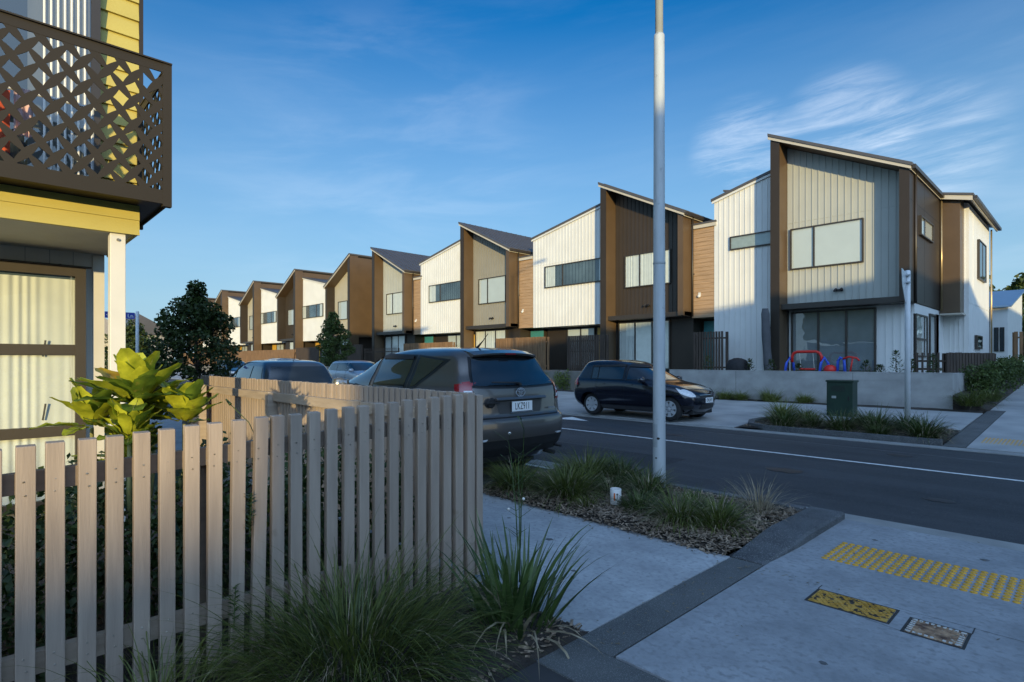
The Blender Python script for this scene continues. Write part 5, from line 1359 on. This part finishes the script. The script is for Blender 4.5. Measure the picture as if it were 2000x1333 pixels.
# leaf quad foliage
def leaves(n, blobs, size, seed, flat=.0, elong=1.6, shell=.55):
    r = np.random.RandomState(seed); B = np.array(blobs, float)      # cx cy cz rx ry rz
    vol = (B[:, 3] * B[:, 4] * B[:, 5]) ** .75; idx = r.choice(len(B), n, p=vol / vol.sum())
    d = r.randn(n, 3); d /= np.linalg.norm(d, axis=1)[:, None]; rad = shell + (1.06 - shell) * r.rand(n) ** .6
    c = B[idx, :3] + d * rad[:, None] * B[idx, 3:6]
    u = r.randn(n, 3) + d * .5; u[:, 2] *= (1 - flat); u /= np.linalg.norm(u, axis=1)[:, None]
    w = np.cross(u, r.randn(n, 3)); w /= np.linalg.norm(w, axis=1)[:, None]
    s_ = size * (.6 + .8 * r.rand(n))[:, None]
    V = np.stack([c - u * s_ * .5, c + w * s_ * .5 / elong, c + u * s_ * .5 + np.array([0, 0, -.15]) * s_, c - w * s_ * .5 / elong], 1).reshape(-1, 3)
    return V, np.arange(4 * n).reshape(-1, 4)
def blobs_crown(cx, cy, z0, z1, R_, n, seed, br=.30, top=.35, waist=.45):
    r_ = random.Random(seed); out = []
    for i in range(n):
        t_ = (i + r_.random()) / n; a = i * 2.4 + r_.random(); prof = (math.sin(math.pi * min(1, (t_ * .95 + .12)) ** .8)) ** .7
        prof = max(prof, .12) * (1 if t_ < waist else 1 - (1 - top) * ((t_ - waist) / (1 - waist)))
        rr = R_ * prof * r_.uniform(.35, .95); b = R_ * br * r_.uniform(.6, 1.25) * (1.0 if t_ < .8 else .7)
        out.append((cx + rr * math.cos(a), cy + rr * math.sin(a), z0 + (z1 - z0) * t_, b * 1.15, b * 1.15, b * .8))
    return out
def tree(name, x, y, zb, H, R_, z0, n, size, label, seed, lm=leaf_dark, blobs=26, group=None, br=.30, top=.35, cat='tree', trunk=.07, waist=.45):
    t = root(name, (x, y, zb), label, cat, group); B = blobs_crown(x, y, zb + z0, zb + H, R_, blobs, seed, br, top, waist)
    tr = MB(); r_ = random.Random(seed)
    tr.tube([(x, y, zb - .1), (x + .03, y, zb + z0 * .6), (x - .02, y + .02, zb + z0 + (H - z0) * .5), (x, y, zb + H * .92)], [trunk, trunk * .8, trunk * .5, trunk * .12], 8)
    for b in B[::2]:
        k_ = max(zb + z0 * .8, b[2] - abs(b[0] - x) * .7 - .15); tr.tube([(x, y, k_), ((x + b[0]) / 2, (y + b[1]) / 2, (k_ + b[2]) / 2 + .03), (b[0], b[1], b[2])], [trunk * .4, trunk * .25, trunk * .08], 5)
    tr.build('trunk', bark, t)
    V, F = leaves(n, B, size, seed); link_mesh('crown', V, F, lm, t); return t
tree('street_tree', -19.3, 5.0, 0, 3.85, 1.40, 1.0, 11500, .105, 'large dark leafy street tree left of the house row', 11, leaf_dark, 70, br=.20, top=.34, waist=.38, trunk=.06)
tree('street_tree', -27.7, 13.6, 0, 3.95, 1.02, 1.35, 9000, .10, 'small bushy street tree with thin trunk in front of the brown flank wall', 12, leaf_mid, 40, br=.26, top=.45, trunk=.045)
tree('street_tree', -36, 6.2, 0, 3.4, 1.9, .6, 5000, .16, 'dark shrubby tree behind the verandah post', 13, leaf_dark, 26)
tree('street_tree', -31, 5.6, 0, 2.6, 1.2, .4, 3500, .13, 'low dark tree right of the blue street sign pole', 14, leaf_dark, 20)
for i, (x, y, h_, r_) in enumerate(((-3.9, 54, 6.4, 2.8), (1.0, 62, 7.2, 3.2), (-7.5, 64, 8.0, 3.2), (6, 60, 7.5, 3.4))):
    tree('background_tree', x, y, 1, h_, r_, 1.2, 4500, .35, ['olive green tree rising behind the small white house', 'tree at the right edge beyond the brown timber fence', 'lower tree half hidden behind the end house', 'tree just beyond the right edge of the path'][i], 60 + i, leaf_mid, 30, 'trees beyond the white house')
# hedge inside the near fence
B = [(-3.55 - .5 * (i % 3) * .6, -1.2 + .22 * i, .42 + .1 * math.sin(i * 1.9), .32, .26, .48) for i in range(16)]
V, F = leaves(16000, B, .048, 71, shell=.35); hg = link_mesh('hedge', V, F, gmat('hedge_leaf', (0.022, 0.045, 0.013), (0.06, 0.095, 0.028), .2, .45, 10)); tag(hg, kind='stuff')
# shoots poking through and over the near fence
def sprig(x, y, z, label, seed, n=26, h=.22):
    r_ = random.Random(seed); t = root('climbing_shoot', (x, y, z), label, 'plant', 'green shoots on the near fence'); sm_ = MB(); lf = MB()
    sm_.tube([(x, y, z - h), (x + .01, y, z), (x, y + .01, z + h * .8)], .0025, 5)
    for i in range(n):
        p = Vector((x, y, z - h * .7 + h * 1.5 * i / n)); a = r_.random() * 6.28; d = Vector((math.cos(a), math.sin(a), .4)).normalized(); s_ = d.cross(Vector((0, 0, 1))).normalized() * .010
        e_ = p + d * .034; lf.add([p, p + d * .016 + s_, e_, p + d * .016 - s_], [(0,1,2,3)])
    sm_.build('stem', leaf_bush, t); lf.build('leaf', leaf_bush, t)
sprig(-2.945, 1.005, .74, 'small leafy shoot poking through the pickets in the sunlit part of the near fence', 5, 40, .12)
sprig(-2.945, .93, .30, 'small leafy shoot low on the near fence by the grass clump', 6, 30, .12)
# big leaved shrub
def big_leaf(mb, base, d, up, L_, W_, fold=.25, curl=.5):
    d = Vector(d).normalized(); sd = d.cross(Vector(up)).normalized(); nn = sd.cross(d).normalized(); k = len(mb.v); n = 7; m_ = 4
    for i in range(n + 1):
        t_ = i / n; w_ = W_ * (math.sin(math.pi * (t_ ** 1.3 * .93 + .035)) ** .58) / 2
        c = Vector(base) + d * L_ * t_ - nn * (curl * L_ * t_ * t_ * .35)
        for j in range(-m_ // 2, m_ // 2 + 1):
            s_ = j / (m_ / 2); mb.v.append(tuple(c + sd * w_ * s_ + nn * (abs(s_) ** 1.5 * w_ * fold + .008 * math.sin(t_ * 17 + abs(s_) * 2) * abs(s_))))
    for i in range(n):
        for j in range(m_): a = k + i * (m_ + 1) + j; mb.f.append((a, a + 1, a + m_ + 2, a + m_ + 1))
def mid(mb, base, d, up, L_, curl):
    d = Vector(d).normalized(); sd = d.cross(Vector(up)).normalized(); nn = sd.cross(d).normalized()
    mb.tube([Vector(base) + d * L_ * t_ - nn * (curl * L_ * t_ * t_ * .35) + nn * .003 for t_ in (0, .3, .6, .95)], [.0035, .003, .002, .0008], 4)
pl = root('broad_leaf_shrub', (-4.15, .74, 0), 'shrub with very large glossy yellow green leaves behind the near fence', 'shrub')
lg, ly, ld, st_ = MB(), MB(), MB(), MB(); r_ = random.Random(77)
heads = [((-4.12, .74, 1.22), 1.0), ((-4.18, .52, 1.10), .95), ((-4.00, .97, 1.10), .95), ((-4.15, .72, .86), .95), ((-3.90, .66, 1.04), .85), ((-4.25, .85, 1.10), .9)]
for (hx, hy, hz), sc_ in heads:
    st_.tube([(-4.15, .74, 0), (hx, hy, hz - .3), (hx, hy, hz)], [.018, .014, .010], 7)
    n_ = 36 if hz > 1.15 else 22
    for i in range(n_):
        a = i * 2.399 + r_.random() * .3; el = R(r_.uniform(48, 80)) if i < n_ * .55 else R(r_.uniform(2, 48))
        d = Vector((math.cos(a) * math.cos(el), math.sin(a) * math.cos(el), math.sin(el))); L_ = sc_ * (r_.uniform(.24, .35) if hz > 1.2 else r_.uniform(.20, .30)); cu_ = r_.uniform(.15, .8)
        up = Vector((0, 0, 1)) if el < R(32) else Vector((-math.cos(a), -math.sin(a), .25))
        b_ = Vector((hx, hy, hz)) + d * .04; tgt = ly if (hz > 1.15 and i == 12) else (ld if r_.random() < .20 else lg)
        big_leaf(tgt, b_, d, up, L_, L_ * r_.uniform(.36, .48), .22, cu_); mid(st_, b_, d, up, L_, cu_)
def leafm(name, c, c2, tr=.35): return mat(name, c, .42, .28, 11, c2=c2, trans=tr, spec=.4, bump=.5, bscale=38, bdist=.005, speck=(16, (.30, .24, .05), .66, .12))
lg.build('leaf', leafm('big_leaf_green', (0.30, 0.35, 0.022), (0.48, 0.49, 0.04)), pl, smooth=True)
ld.build('leaf', leafm('big_leaf_deep', (0.08, 0.15, 0.02), (0.16, 0.23, 0.03)), pl, smooth=True)
o_ = ly.build('leaf', leafm('big_leaf_yellow', (0.55, 0.30, 0.02), (0.62, 0.42, 0.03)), pl, smooth=True); o_['label'] = 'orange yellow old leaf'
st_.build('stem', mat('pale_stem', (0.25, 0.24, 0.09), .5, .15, 20), pl, smooth=True)
# seed stalk above the fence
sk_ = MB(); sk_.tube([(-3.95, 1.42, .9), (-4.0, 1.36, 1.08), (-4.12, 1.28, 1.20)], .003, 5); sk_.tube([(-4.12, 1.28, 1.20), (-4.15, 1.26, 1.235)], [.011, .006], 8)
single(sk_, 'seed_stalk', leaf_bush, 'thin seed stalk with dark head rising behind the near pickets', 'plant')
# mulch chips
def chips(x0, x1, y0, y1, n, zf, seed):
    r = np.random.RandomState(seed); c = np.stack([x0 + (x1 - x0) * r.rand(n), y0 + (y1 - y0) * r.rand(n), np.zeros(n)], 1)
    c[:, 2] = [zf(p[0], p[1]) for p in c]; c[:, 2] += .008 + .014 * r.rand(n)
    u = r.randn(n, 3); u[:, 2] *= .25; u /= np.linalg.norm(u, axis=1)[:, None]; w = np.cross(u, np.array([0, 0, 1.]) + r.randn(n, 3) * .3); w /= np.linalg.norm(w, axis=1)[:, None]
    L_ = (.012 + .035 * r.rand(n) ** 2)[:, None]; W_ = (.003 + .006 * r.rand(n))[:, None]
    V = np.stack([c - u * L_ - w * W_, c + u * L_ - w * W_, c + u * L_ + w * W_, c - u * L_ + w * W_], 1).reshape(-1, 3)
    return V, np.arange(4 * n).reshape(-1, 4)
ch = mat('bark_chip', (0.10, 0.066, 0.042), .9, .5, 40, c2=(0.27, 0.205, 0.145))
for i, (a, zf) in enumerate((((-4.97, -1.99, 4.14, 5.86, 13500), lambda x, y: .001 + .048 * max(0, min(1, (y - 4.16) / .14, (5.87 - y) / .14, (-1.98 - x) / .14))), ((-5.6, -2.0, 12.55, 14.4, 3500), lambda x, y: gz(y) + .03), ((-2.9, -1.97, .6, 2.46, 1300), lambda x, y: .0))):
    V, F = chips(*a, zf, 90 + i); o = link_mesh('bark_mulch', V, F, ch); o['kind'] = 'stuff'
# far bed tussocks and wall grasses
fb = [(-4.85, 12.95, .34, .50, tus_dark, 'left end tussock of the far planting bed'), (-5.15, 13.75, .30, .62, tus_lime, 'tall lime tinged tussock behind the left end of the far bed'), (-4.35, 13.25, .28, .34, tus_dark, 'low brownish tussock second along the far bed'),
      (-3.75, 13.1, .36, .52, tus_dark, 'dark tussock in front of the green utility box'), (-3.15, 13.35, .36, .56, tus_dark, 'broad tussock between the green box and the street sign pole'), (-3.0, 12.85, .28, .26, tus_dark, 'low dry tussock at the front edge of the far bed'),
      (-2.3, 12.95, .36, .55, tus_dark, 'dark tussock right of the far street sign pole'), (-3.5, 13.9, .26, .40, tus_dark, 'tussock close behind the green utility box front plants')]
for i, (x, y, r_, h_, m_, lb) in enumerate(fb): tussock(x, y, r_, h_, 100 + i, lb, m_, .35, 260, .011, z=gz(y) + .03)
wgp = [(-9.2, .42, .40), (-8.55, .34, .34), (-8.05, .36, .36), (-7.1, .40, .46), (-6.1, .30, .34), (-5.2, .30, .30), (-12.2, .3, .45), (-13.0, .35, .5), (-14.2, .35, .55)]
wl = ['grass clump below the block wall just right of the black hatchback', 'second grass clump along the foot of the block wall', 'third grass clump along the foot of the block wall', 'tallest lime grass clump against the block wall',
      'grass clump left of the green utility box at the wall foot', 'sparse grass clump behind the green utility box', 'grass clump behind the roof of the black hatchback', 'grass clump left of the black hatchback rear', 'bright grass clump between the two nearest cars across the road']
for i, (x, r_, h_) in enumerate(wgp): tussock(x, 17.95, r_, h_, 120 + i, wl[i], tus_lime, .1, 240, .011, z=gz(17.9), group='grass clumps along the block wall')
for i, (x, y, r_, h_, lb) in enumerate(((-2.25, 18.1, .42, .5, 'lime grass clump at the right end of the block wall'), (-2.0, 19.4, .3, .4, 'grass clump beside the far path edge'))): tussock(x, y, r_, h_, 140 + i, lb, tus_green, .1, 300, .011, z=gz(y) + .12, group=None)
def bush(x, y, z, r_, h_, seed, label, m=leaf_bush, n=1600, size=.06, group=None):
    B = [(x + r_ * .5 * math.cos(i * 2.4), y + r_ * .5 * math.sin(i * 2.4), z + h_ * (.25 + .6 * (i / 8)), r_ * .5, r_ * .5, h_ * .28) for i in range(9)]
    V, F = leaves(n, B, size, seed, shell=.3); t = root('bush', (x, y, z), label, 'bush', group); link_mesh('foliage', V, F, m, t)
    s_ = MB(); s_.tube([(x, y, z - .05), (x, y, z + h_ * .6)], .012, 5); s_.build('stem', bark, t); return t
for i, (x, y, r_, h_, lb) in enumerate(((-2.35, 20.2, .55, .9, 'leafy bush against the black fence at the right corner'), (-2.25, 22.4, .6, .9, 'bush with pale stalks beside the far side path'), (-2.2, 25.0, .7, .9, 'farther bush along the side path'), (-2.2, 27.5, .7, .8, 'last bush before the far block wall'))):
    bush(x, y, gz(y) + .15, r_, h_, 150 + i, lb, leaf_mid, 2200, .07, 'bushes on the planted bank')
def conifer(x, y, z, h_, r_, seed, label):
    r = random.Random(seed); t = root('young_shrub', (x, y, z), label, 'shrub', 'young shrubs behind the block wall'); lf = MB(); s_ = MB(); s_.tube([(x, y, z), (x, y, z + h_)], .010, 5)
    for i in range(150):
        q_ = r.random() ** .8; a = r.random() * 6.28; rr = r_ * (1 - q_) * r.uniform(.3, 1) + .02; p = Vector((x + rr * math.cos(a), y + rr * math.sin(a), z + h_ * q_ + .04))
        d = Vector((math.cos(a), math.sin(a), r.uniform(.2, .9))).normalized(); sd = d.cross(Vector((0, 0, 1))).normalized() * .022; e_ = p + d * .085
        lf.add([p, p + d * .045 + sd, e_, p + d * .045 - sd], [(0,1,2,3)])
    s_.build('stem', bark, t); lf.build('foliage', leaf_bush, t)
for i, (x, y, h_, r_, lb) in enumerate(((-3.97, 18.75, .70, .30, 'pointed young shrub left of the street sign pole, above the wall'), (-3.62, 18.8, .45, .22, 'young shrub just right of the street sign pole'), (-3.15, 18.9, .58, .26, 'young shrub near the right end of the block wall'),
        (-4.35, 18.7, .30, .24, 'lowest young shrub left of the pointed one'), (-4.75, 18.9, .42, .24, 'sparse young shrub right of the red and blue toys'), (-7.45, 18.9, .45, .26, 'sparse shrub left of the red and blue toys'), (-8.15, 18.9, .50, .22, 'thin twiggy shrub between the black dome and the grey column'),
        (-9.6, 18.8, .60, .40, 'leafy shrub in front of the black slat fence by the end house'), (-6.5, 18.6, .32, .24, 'small plant in front of the larger red arch'))):
    conifer(x, y, 1.03, h_, r_, 170 + i, lb)
# green utility box
ub = root('utility_box', (-4.45, 15.6, gz(15.6)), 'dark green metal utility box standing before the block wall', 'utility box')
ubm = mat('box_green', (0.010, 0.032, 0.020), .45, .12, 5); x0, x1, y0, y1, z0 = -4.74, -4.16, 15.45, 15.85, gz(15.5) - .06
MB().box(x0, x1, y0, y1, z0 - .1, z0 + .90).build('cabinet', ubm, ub, bevel=.01)
MB().box(x0 - .02, x1 + .02, y0 - .02, y1 + .02, z0 + .90, z0 + .945).build('lid', ubm, ub, bevel=.008)
d_ = MB().box(x0 + .03, x1 - .03, y0 - .012, y0 - .002, z0 + .12, z0 + .86).build('door', ubm, ub, bevel=.004); v_ = MB()
for i in range(5): v_.box(x0 + .10, x1 - .16, y0 - .0165, y0 - .0125, z0 + .68 + i * .026, z0 + .69 + i * .026)
v_.build('vent', trim_m, d_); MB().box(x0 + .12, x0 + .22, y0 - .0165, y0 - .0125, z0 + .50, z0 + .56).build('label_plate', mat('label_grey', (.3, .32, .3), .5), d_)
MB().box(x1 - .10, x1 - .07, y0 - .03, y0 - .012, z0 + .45, z0 + .56).build('handle', trim_m, d_)
# garden things behind the block wall
toy_r = mat('toy_red', (0.60, 0.022, 0.015), .45, .05); toy_b = mat('toy_blue', (0.035, 0.10, 0.55), .45, .05)
def arch(mb, x0, x1, y, z0, z1, r_):
    rr = .16; mb.tube([(x0, y, z0), (x0, y, z1 - rr), (x0 + rr * .3, y, z1 - rr * .3), (x0 + rr, y, z1), (x1 - rr, y, z1), (x1 - rr * .3, y, z1 - rr * .3), (x1, y, z1 - rr), (x1, y, z0)], r_, 10)
sw_ = root('toy_swing', (-7.35, 19.4, 1.03), 'plastic toy swing frame with red arch on blue legs', 'toy'); m = MB(); arch(m, -6.98, -6.10, 19.4, 1.45, 1.79, .045); m.build('arch', toy_r, sw_, smooth=True)
for x in (-7.06, -6.02):
    m = MB(); m.tube([(x - .08, 19.2, 1.03), (x - .06, 19.3, 1.42), (x, 19.4, 1.60), (x + .08, 19.5, 1.42), (x + .08, 19.6, 1.03)], .042, 10); m.build('leg', toy_b, sw_, smooth=True)
m = MB(); 
for x in (-6.75, -6.35): m.tube([(x, 19.4, 1.76), (x + .04, 19.4, 1.25)], .008, 5)
m.build('rope', mat('rope', (.6, .58, .5), .8), sw_); MB().box(-6.75, -6.30, 19.28, 19.52, 1.20, 1.26).build('seat', toy_r, sw_, bevel=.02)
sl_ = root('toy_slide', (-6.0, 19.3, 1.03), 'smaller red and blue toy right of the swing frame', 'toy'); m = MB(); m.tube([(-5.62, 19.3, 1.03), (-5.60, 19.3, 1.48), (-5.53, 19.3, 1.60), (-5.43, 19.3, 1.54), (-5.40, 19.3, 1.03)], .042, 10); m.build('frame', toy_b, sl_, smooth=True)
m = MB(); m.tube([(-5.45, 19.25, 1.56), (-5.28, 19.25, 1.62), (-5.08, 19.25, 1.58), (-5.0, 19.25, 1.50)], .03, 8); m.tube([(-5.18, 19.25, 1.60), (-5.26, 19.25, 1.1)], .025, 8); m.build('bar', toy_r, sl_, smooth=True)
single(MB().lathe([(.16, 0), (.19, .10), (.15, .20), (.07, .25)], -5.82, 19.3, 14, 1.12), 'ball', toy_r, 'round red toy between the two toy frames', 'toy', smooth=True)
rd = MB(); rd.v = []; 
rd.lathe([(.36, 0), (.39, .12), (.37, .28), (.28, .42), (.12, .49), (.02, .50)], -8.62, 19.0, 24, 1.10)
single(rd, 'barbecue_cover', mat('black_cover_cloth', (0.014, 0.014, 0.016), .8, .2, 9, .4, 12), 'black rounded cover behind the block wall left of the grey column', 'cover', smooth=True)
um = MB(); pr_ = []
for i in range(13):
    z = 1.05 + 2.28 * i / 12; pr_.append((.145 + .008 * math.sin(i * 1.1) - (.05 if i == 12 else 0), z))
n_ = 16
for i, (r0, z) in enumerate(pr_):
    for j in range(n_):
        t_ = 2 * math.pi * j / n_; rr = r0 * (1 + .10 * math.sin(3 * t_ + i * .12)); um.v.append((-8.02 + rr * math.cos(t_) - .018 * i + .10 * (i / 12) ** 2, 20.1 + rr * .8 * math.sin(t_), z))
for i in range(12):
    for j in range(n_): um.f.append((i*n_+j, i*n_+(j+1)%n_, (i+1)*n_+(j+1)%n_, (i+1)*n_+j))
um.f.append(tuple(12*n_ + j for j in range(n_)))
single(um, 'parasol_cover', mat('grey_cover_cloth', (0.075, 0.078, 0.085), .8, .12, 4, .5, 8), 'tall grey cloth covered parasol leaning on the brown fin of the end house', 'parasol', smooth=True)
# distant houses at the end of the street
dh = root('detached_house', (-104, 16, 0), 'distant cream gabled house seen behind the verandah post', 'house'); MB().box(-112, -102, 8, 17, 0, 5.6).build('wall', mat('cream_far_wall', (.55, .48, .34), .7), dh)
MB().prism([(7.2, 5.4), (17.8, 5.4), (12.5, 8.9)], -112.5, -101.5, 'x').build('roof', mat('pale_roof', (.3, .27, .24), .6), dh)
dh = root('detached_house', (-88, 17, 0), 'distant grey house with dark hipped roof between the sign pole and the big tree', 'house'); MB().box(-96, -86, 14.2, 19.5, 0, 5.0).build('wall', mat('grey_far_wall', (.30, .30, .31), .7), dh)
MB().prism([(13.6, 4.9), (20.2, 4.9), (15.4, 7.6)], -96.5, -85.5, 'x').build('roof', roof_m, dh)
for y in (15.0, 16.2, 17.4): w = MB().box(-86, -85.95, y, y + .7, 3.0, 4.3).build('window', white_w, dh); MB().box(-85.95, -85.93, y + .08, y + .62, 3.1, 4.2).build('pane', pane_d, w)

# ------------------------------------------------------------------ wear on the ground
def blot(mb, x, y, r, z, seed, sx=1.0):
    g_ = random.Random(seed); n = 16
    mb.add([(x + r * sx * (.7 + .45 * g_.random()) * math.cos(2 * math.pi * i / n), y + r * (.7 + .45 * g_.random()) * math.sin(2 * math.pi * i / n), z) for i in range(n)], [tuple(range(n))])
lt = MB(); g_ = random.Random(9)
for i in range(260):
    q_ = g_.random()
    if q_ < .45: x, y, z = g_.uniform(-4.9, -1.0), 4.14 - abs(g_.gauss(0, .07)), .004
    elif q_ < .7: x, y, z = g_.uniform(-1.95, -1.72) + g_.gauss(0, .03), g_.uniform(2.4, 4.2), .003
    elif q_ < .85: x, y, z = g_.uniform(-1.9, 1.5), g_.uniform(2.1, 5.9), .004
    else: x, y, z = g_.uniform(-4.5, 2), 6.12 + g_.gauss(0, .05), -.015
    a = g_.random() * 6.28; l_ = g_.uniform(.006, .020); w_ = l_ * g_.uniform(.15, .4); dx, dy = math.cos(a), math.sin(a)
    lt.add([(x - dx * l_, y - dy * l_, z), (x + dy * w_, y - dx * w_, z + .003), (x + dx * l_, y + dy * l_, z + .002), (x - dy * w_, y + dx * w_, z + .001)], [(0, 1, 2, 3)])
o = lt.build('leaf_litter', mat('litter', (0.06, 0.05, 0.035), .9, .4, 30, c2=(0.22, 0.18, 0.12))); o['kind'] = 'stuff'
st_ = MB()
for i, (x, y, r) in enumerate(((-.2, 3.2, .045), (.15, 4.3, .03), (-.95, 3.05, .02), (-3.2, 3.5, .035), (-2.6, 3.1, .02), (-.6, 5.5, .03), (-1.3, 5.45, .022), (-3.9, 3.7, .02))): blot(st_, x, y, r, .0016, 20 + i)
o = st_.build('ground_stain', mat('dark_stain', (0.10, 0.105, 0.11), .8, .3, 20)); o['kind'] = 'structure'
st_ = MB()
for i, (x, y, r) in enumerate(((-3.0, 8.1, .16), (-1.2, 7.6, .10), (-6.0, 10.3, .14), (.4, 8.6, .12), (-2.2, 10.7, .13))): blot(st_, x, y, r, zr(y) + .004, 40 + i, 1.6)
o = st_.build('oil_stain', mat('oil_stain', (0.018, 0.018, 0.020), .5, .3, 8)); o['kind'] = 'structure'
st_ = MB(); st_.add([(-7.2, 7.0, zr(7) + .003), (-4.4, 7.0, zr(7) + .003), (-4.4, 7.9, zr(7.9) + .003), (-7.2, 7.9, zr(7.9) + .003)], [(0, 1, 2, 3)])
st_.add([(-.3, 10.0, zr(10) + .003), (2.6, 10.0, zr(10) + .003), (2.6, 10.7, zr(10.7) + .003), (-.3, 10.7, zr(10.7) + .003)], [(0, 1, 2, 3)])
o = st_.build('road_patch', mat('asphalt_patch', (0.023, 0.024, 0.027), .85, .3, 3, .8, 160, speck=(90, (.07, .07, .075), .6, .06))); o['kind'] = 'structure'

for i, (x, y, r_, h_, lb) in enumerate(((-15.9, 18.3, .45, .85, 'light green bush left of the black hatchback'), (-14.6, 18.4, .40, .75, 'rounded bush directly behind the tail of the black hatchback'), (-17.2, 18.3, .45, .8, 'bush right of the dark grey car roof'), (-12.9, 18.5, .4, .7, 'bush behind the roof of the black hatchback'))):
    bush(x, y, .2, r_, h_, 190 + i, lb, gmat('leaf_lime', (0.06, 0.095, 0.015), (0.15, 0.19, 0.035), .25), 1500, .06, 'bushes before the second house')

tussock(-3.55, 5.50, .26, .36, 201, 'loose tussock close behind the lamp post foot', tus_green, .6, 240)
tussock(-2.85, 5.28, .22, .24, 202, 'short dry tussock between the lamp post and the straw coloured one', tus_dark, 1.5, 110)
tussock(-3.55, 4.42, .16, .18, 203, 'smallest tuft at the path edge left of the white marker pipe', tus_green, .5, 110)
tussock(-2.72, 13.7, .28, .46, 204, 'tussock right behind the far street sign pole', tus_dark, .35, 220, .011, z=gz(13.7) + .03)
tussock(-4.7, 13.9, .26, .42, 205, 'tussock behind the left half of the far bed', tus_green, .35, 220, .011, z=gz(13.9) + .03)
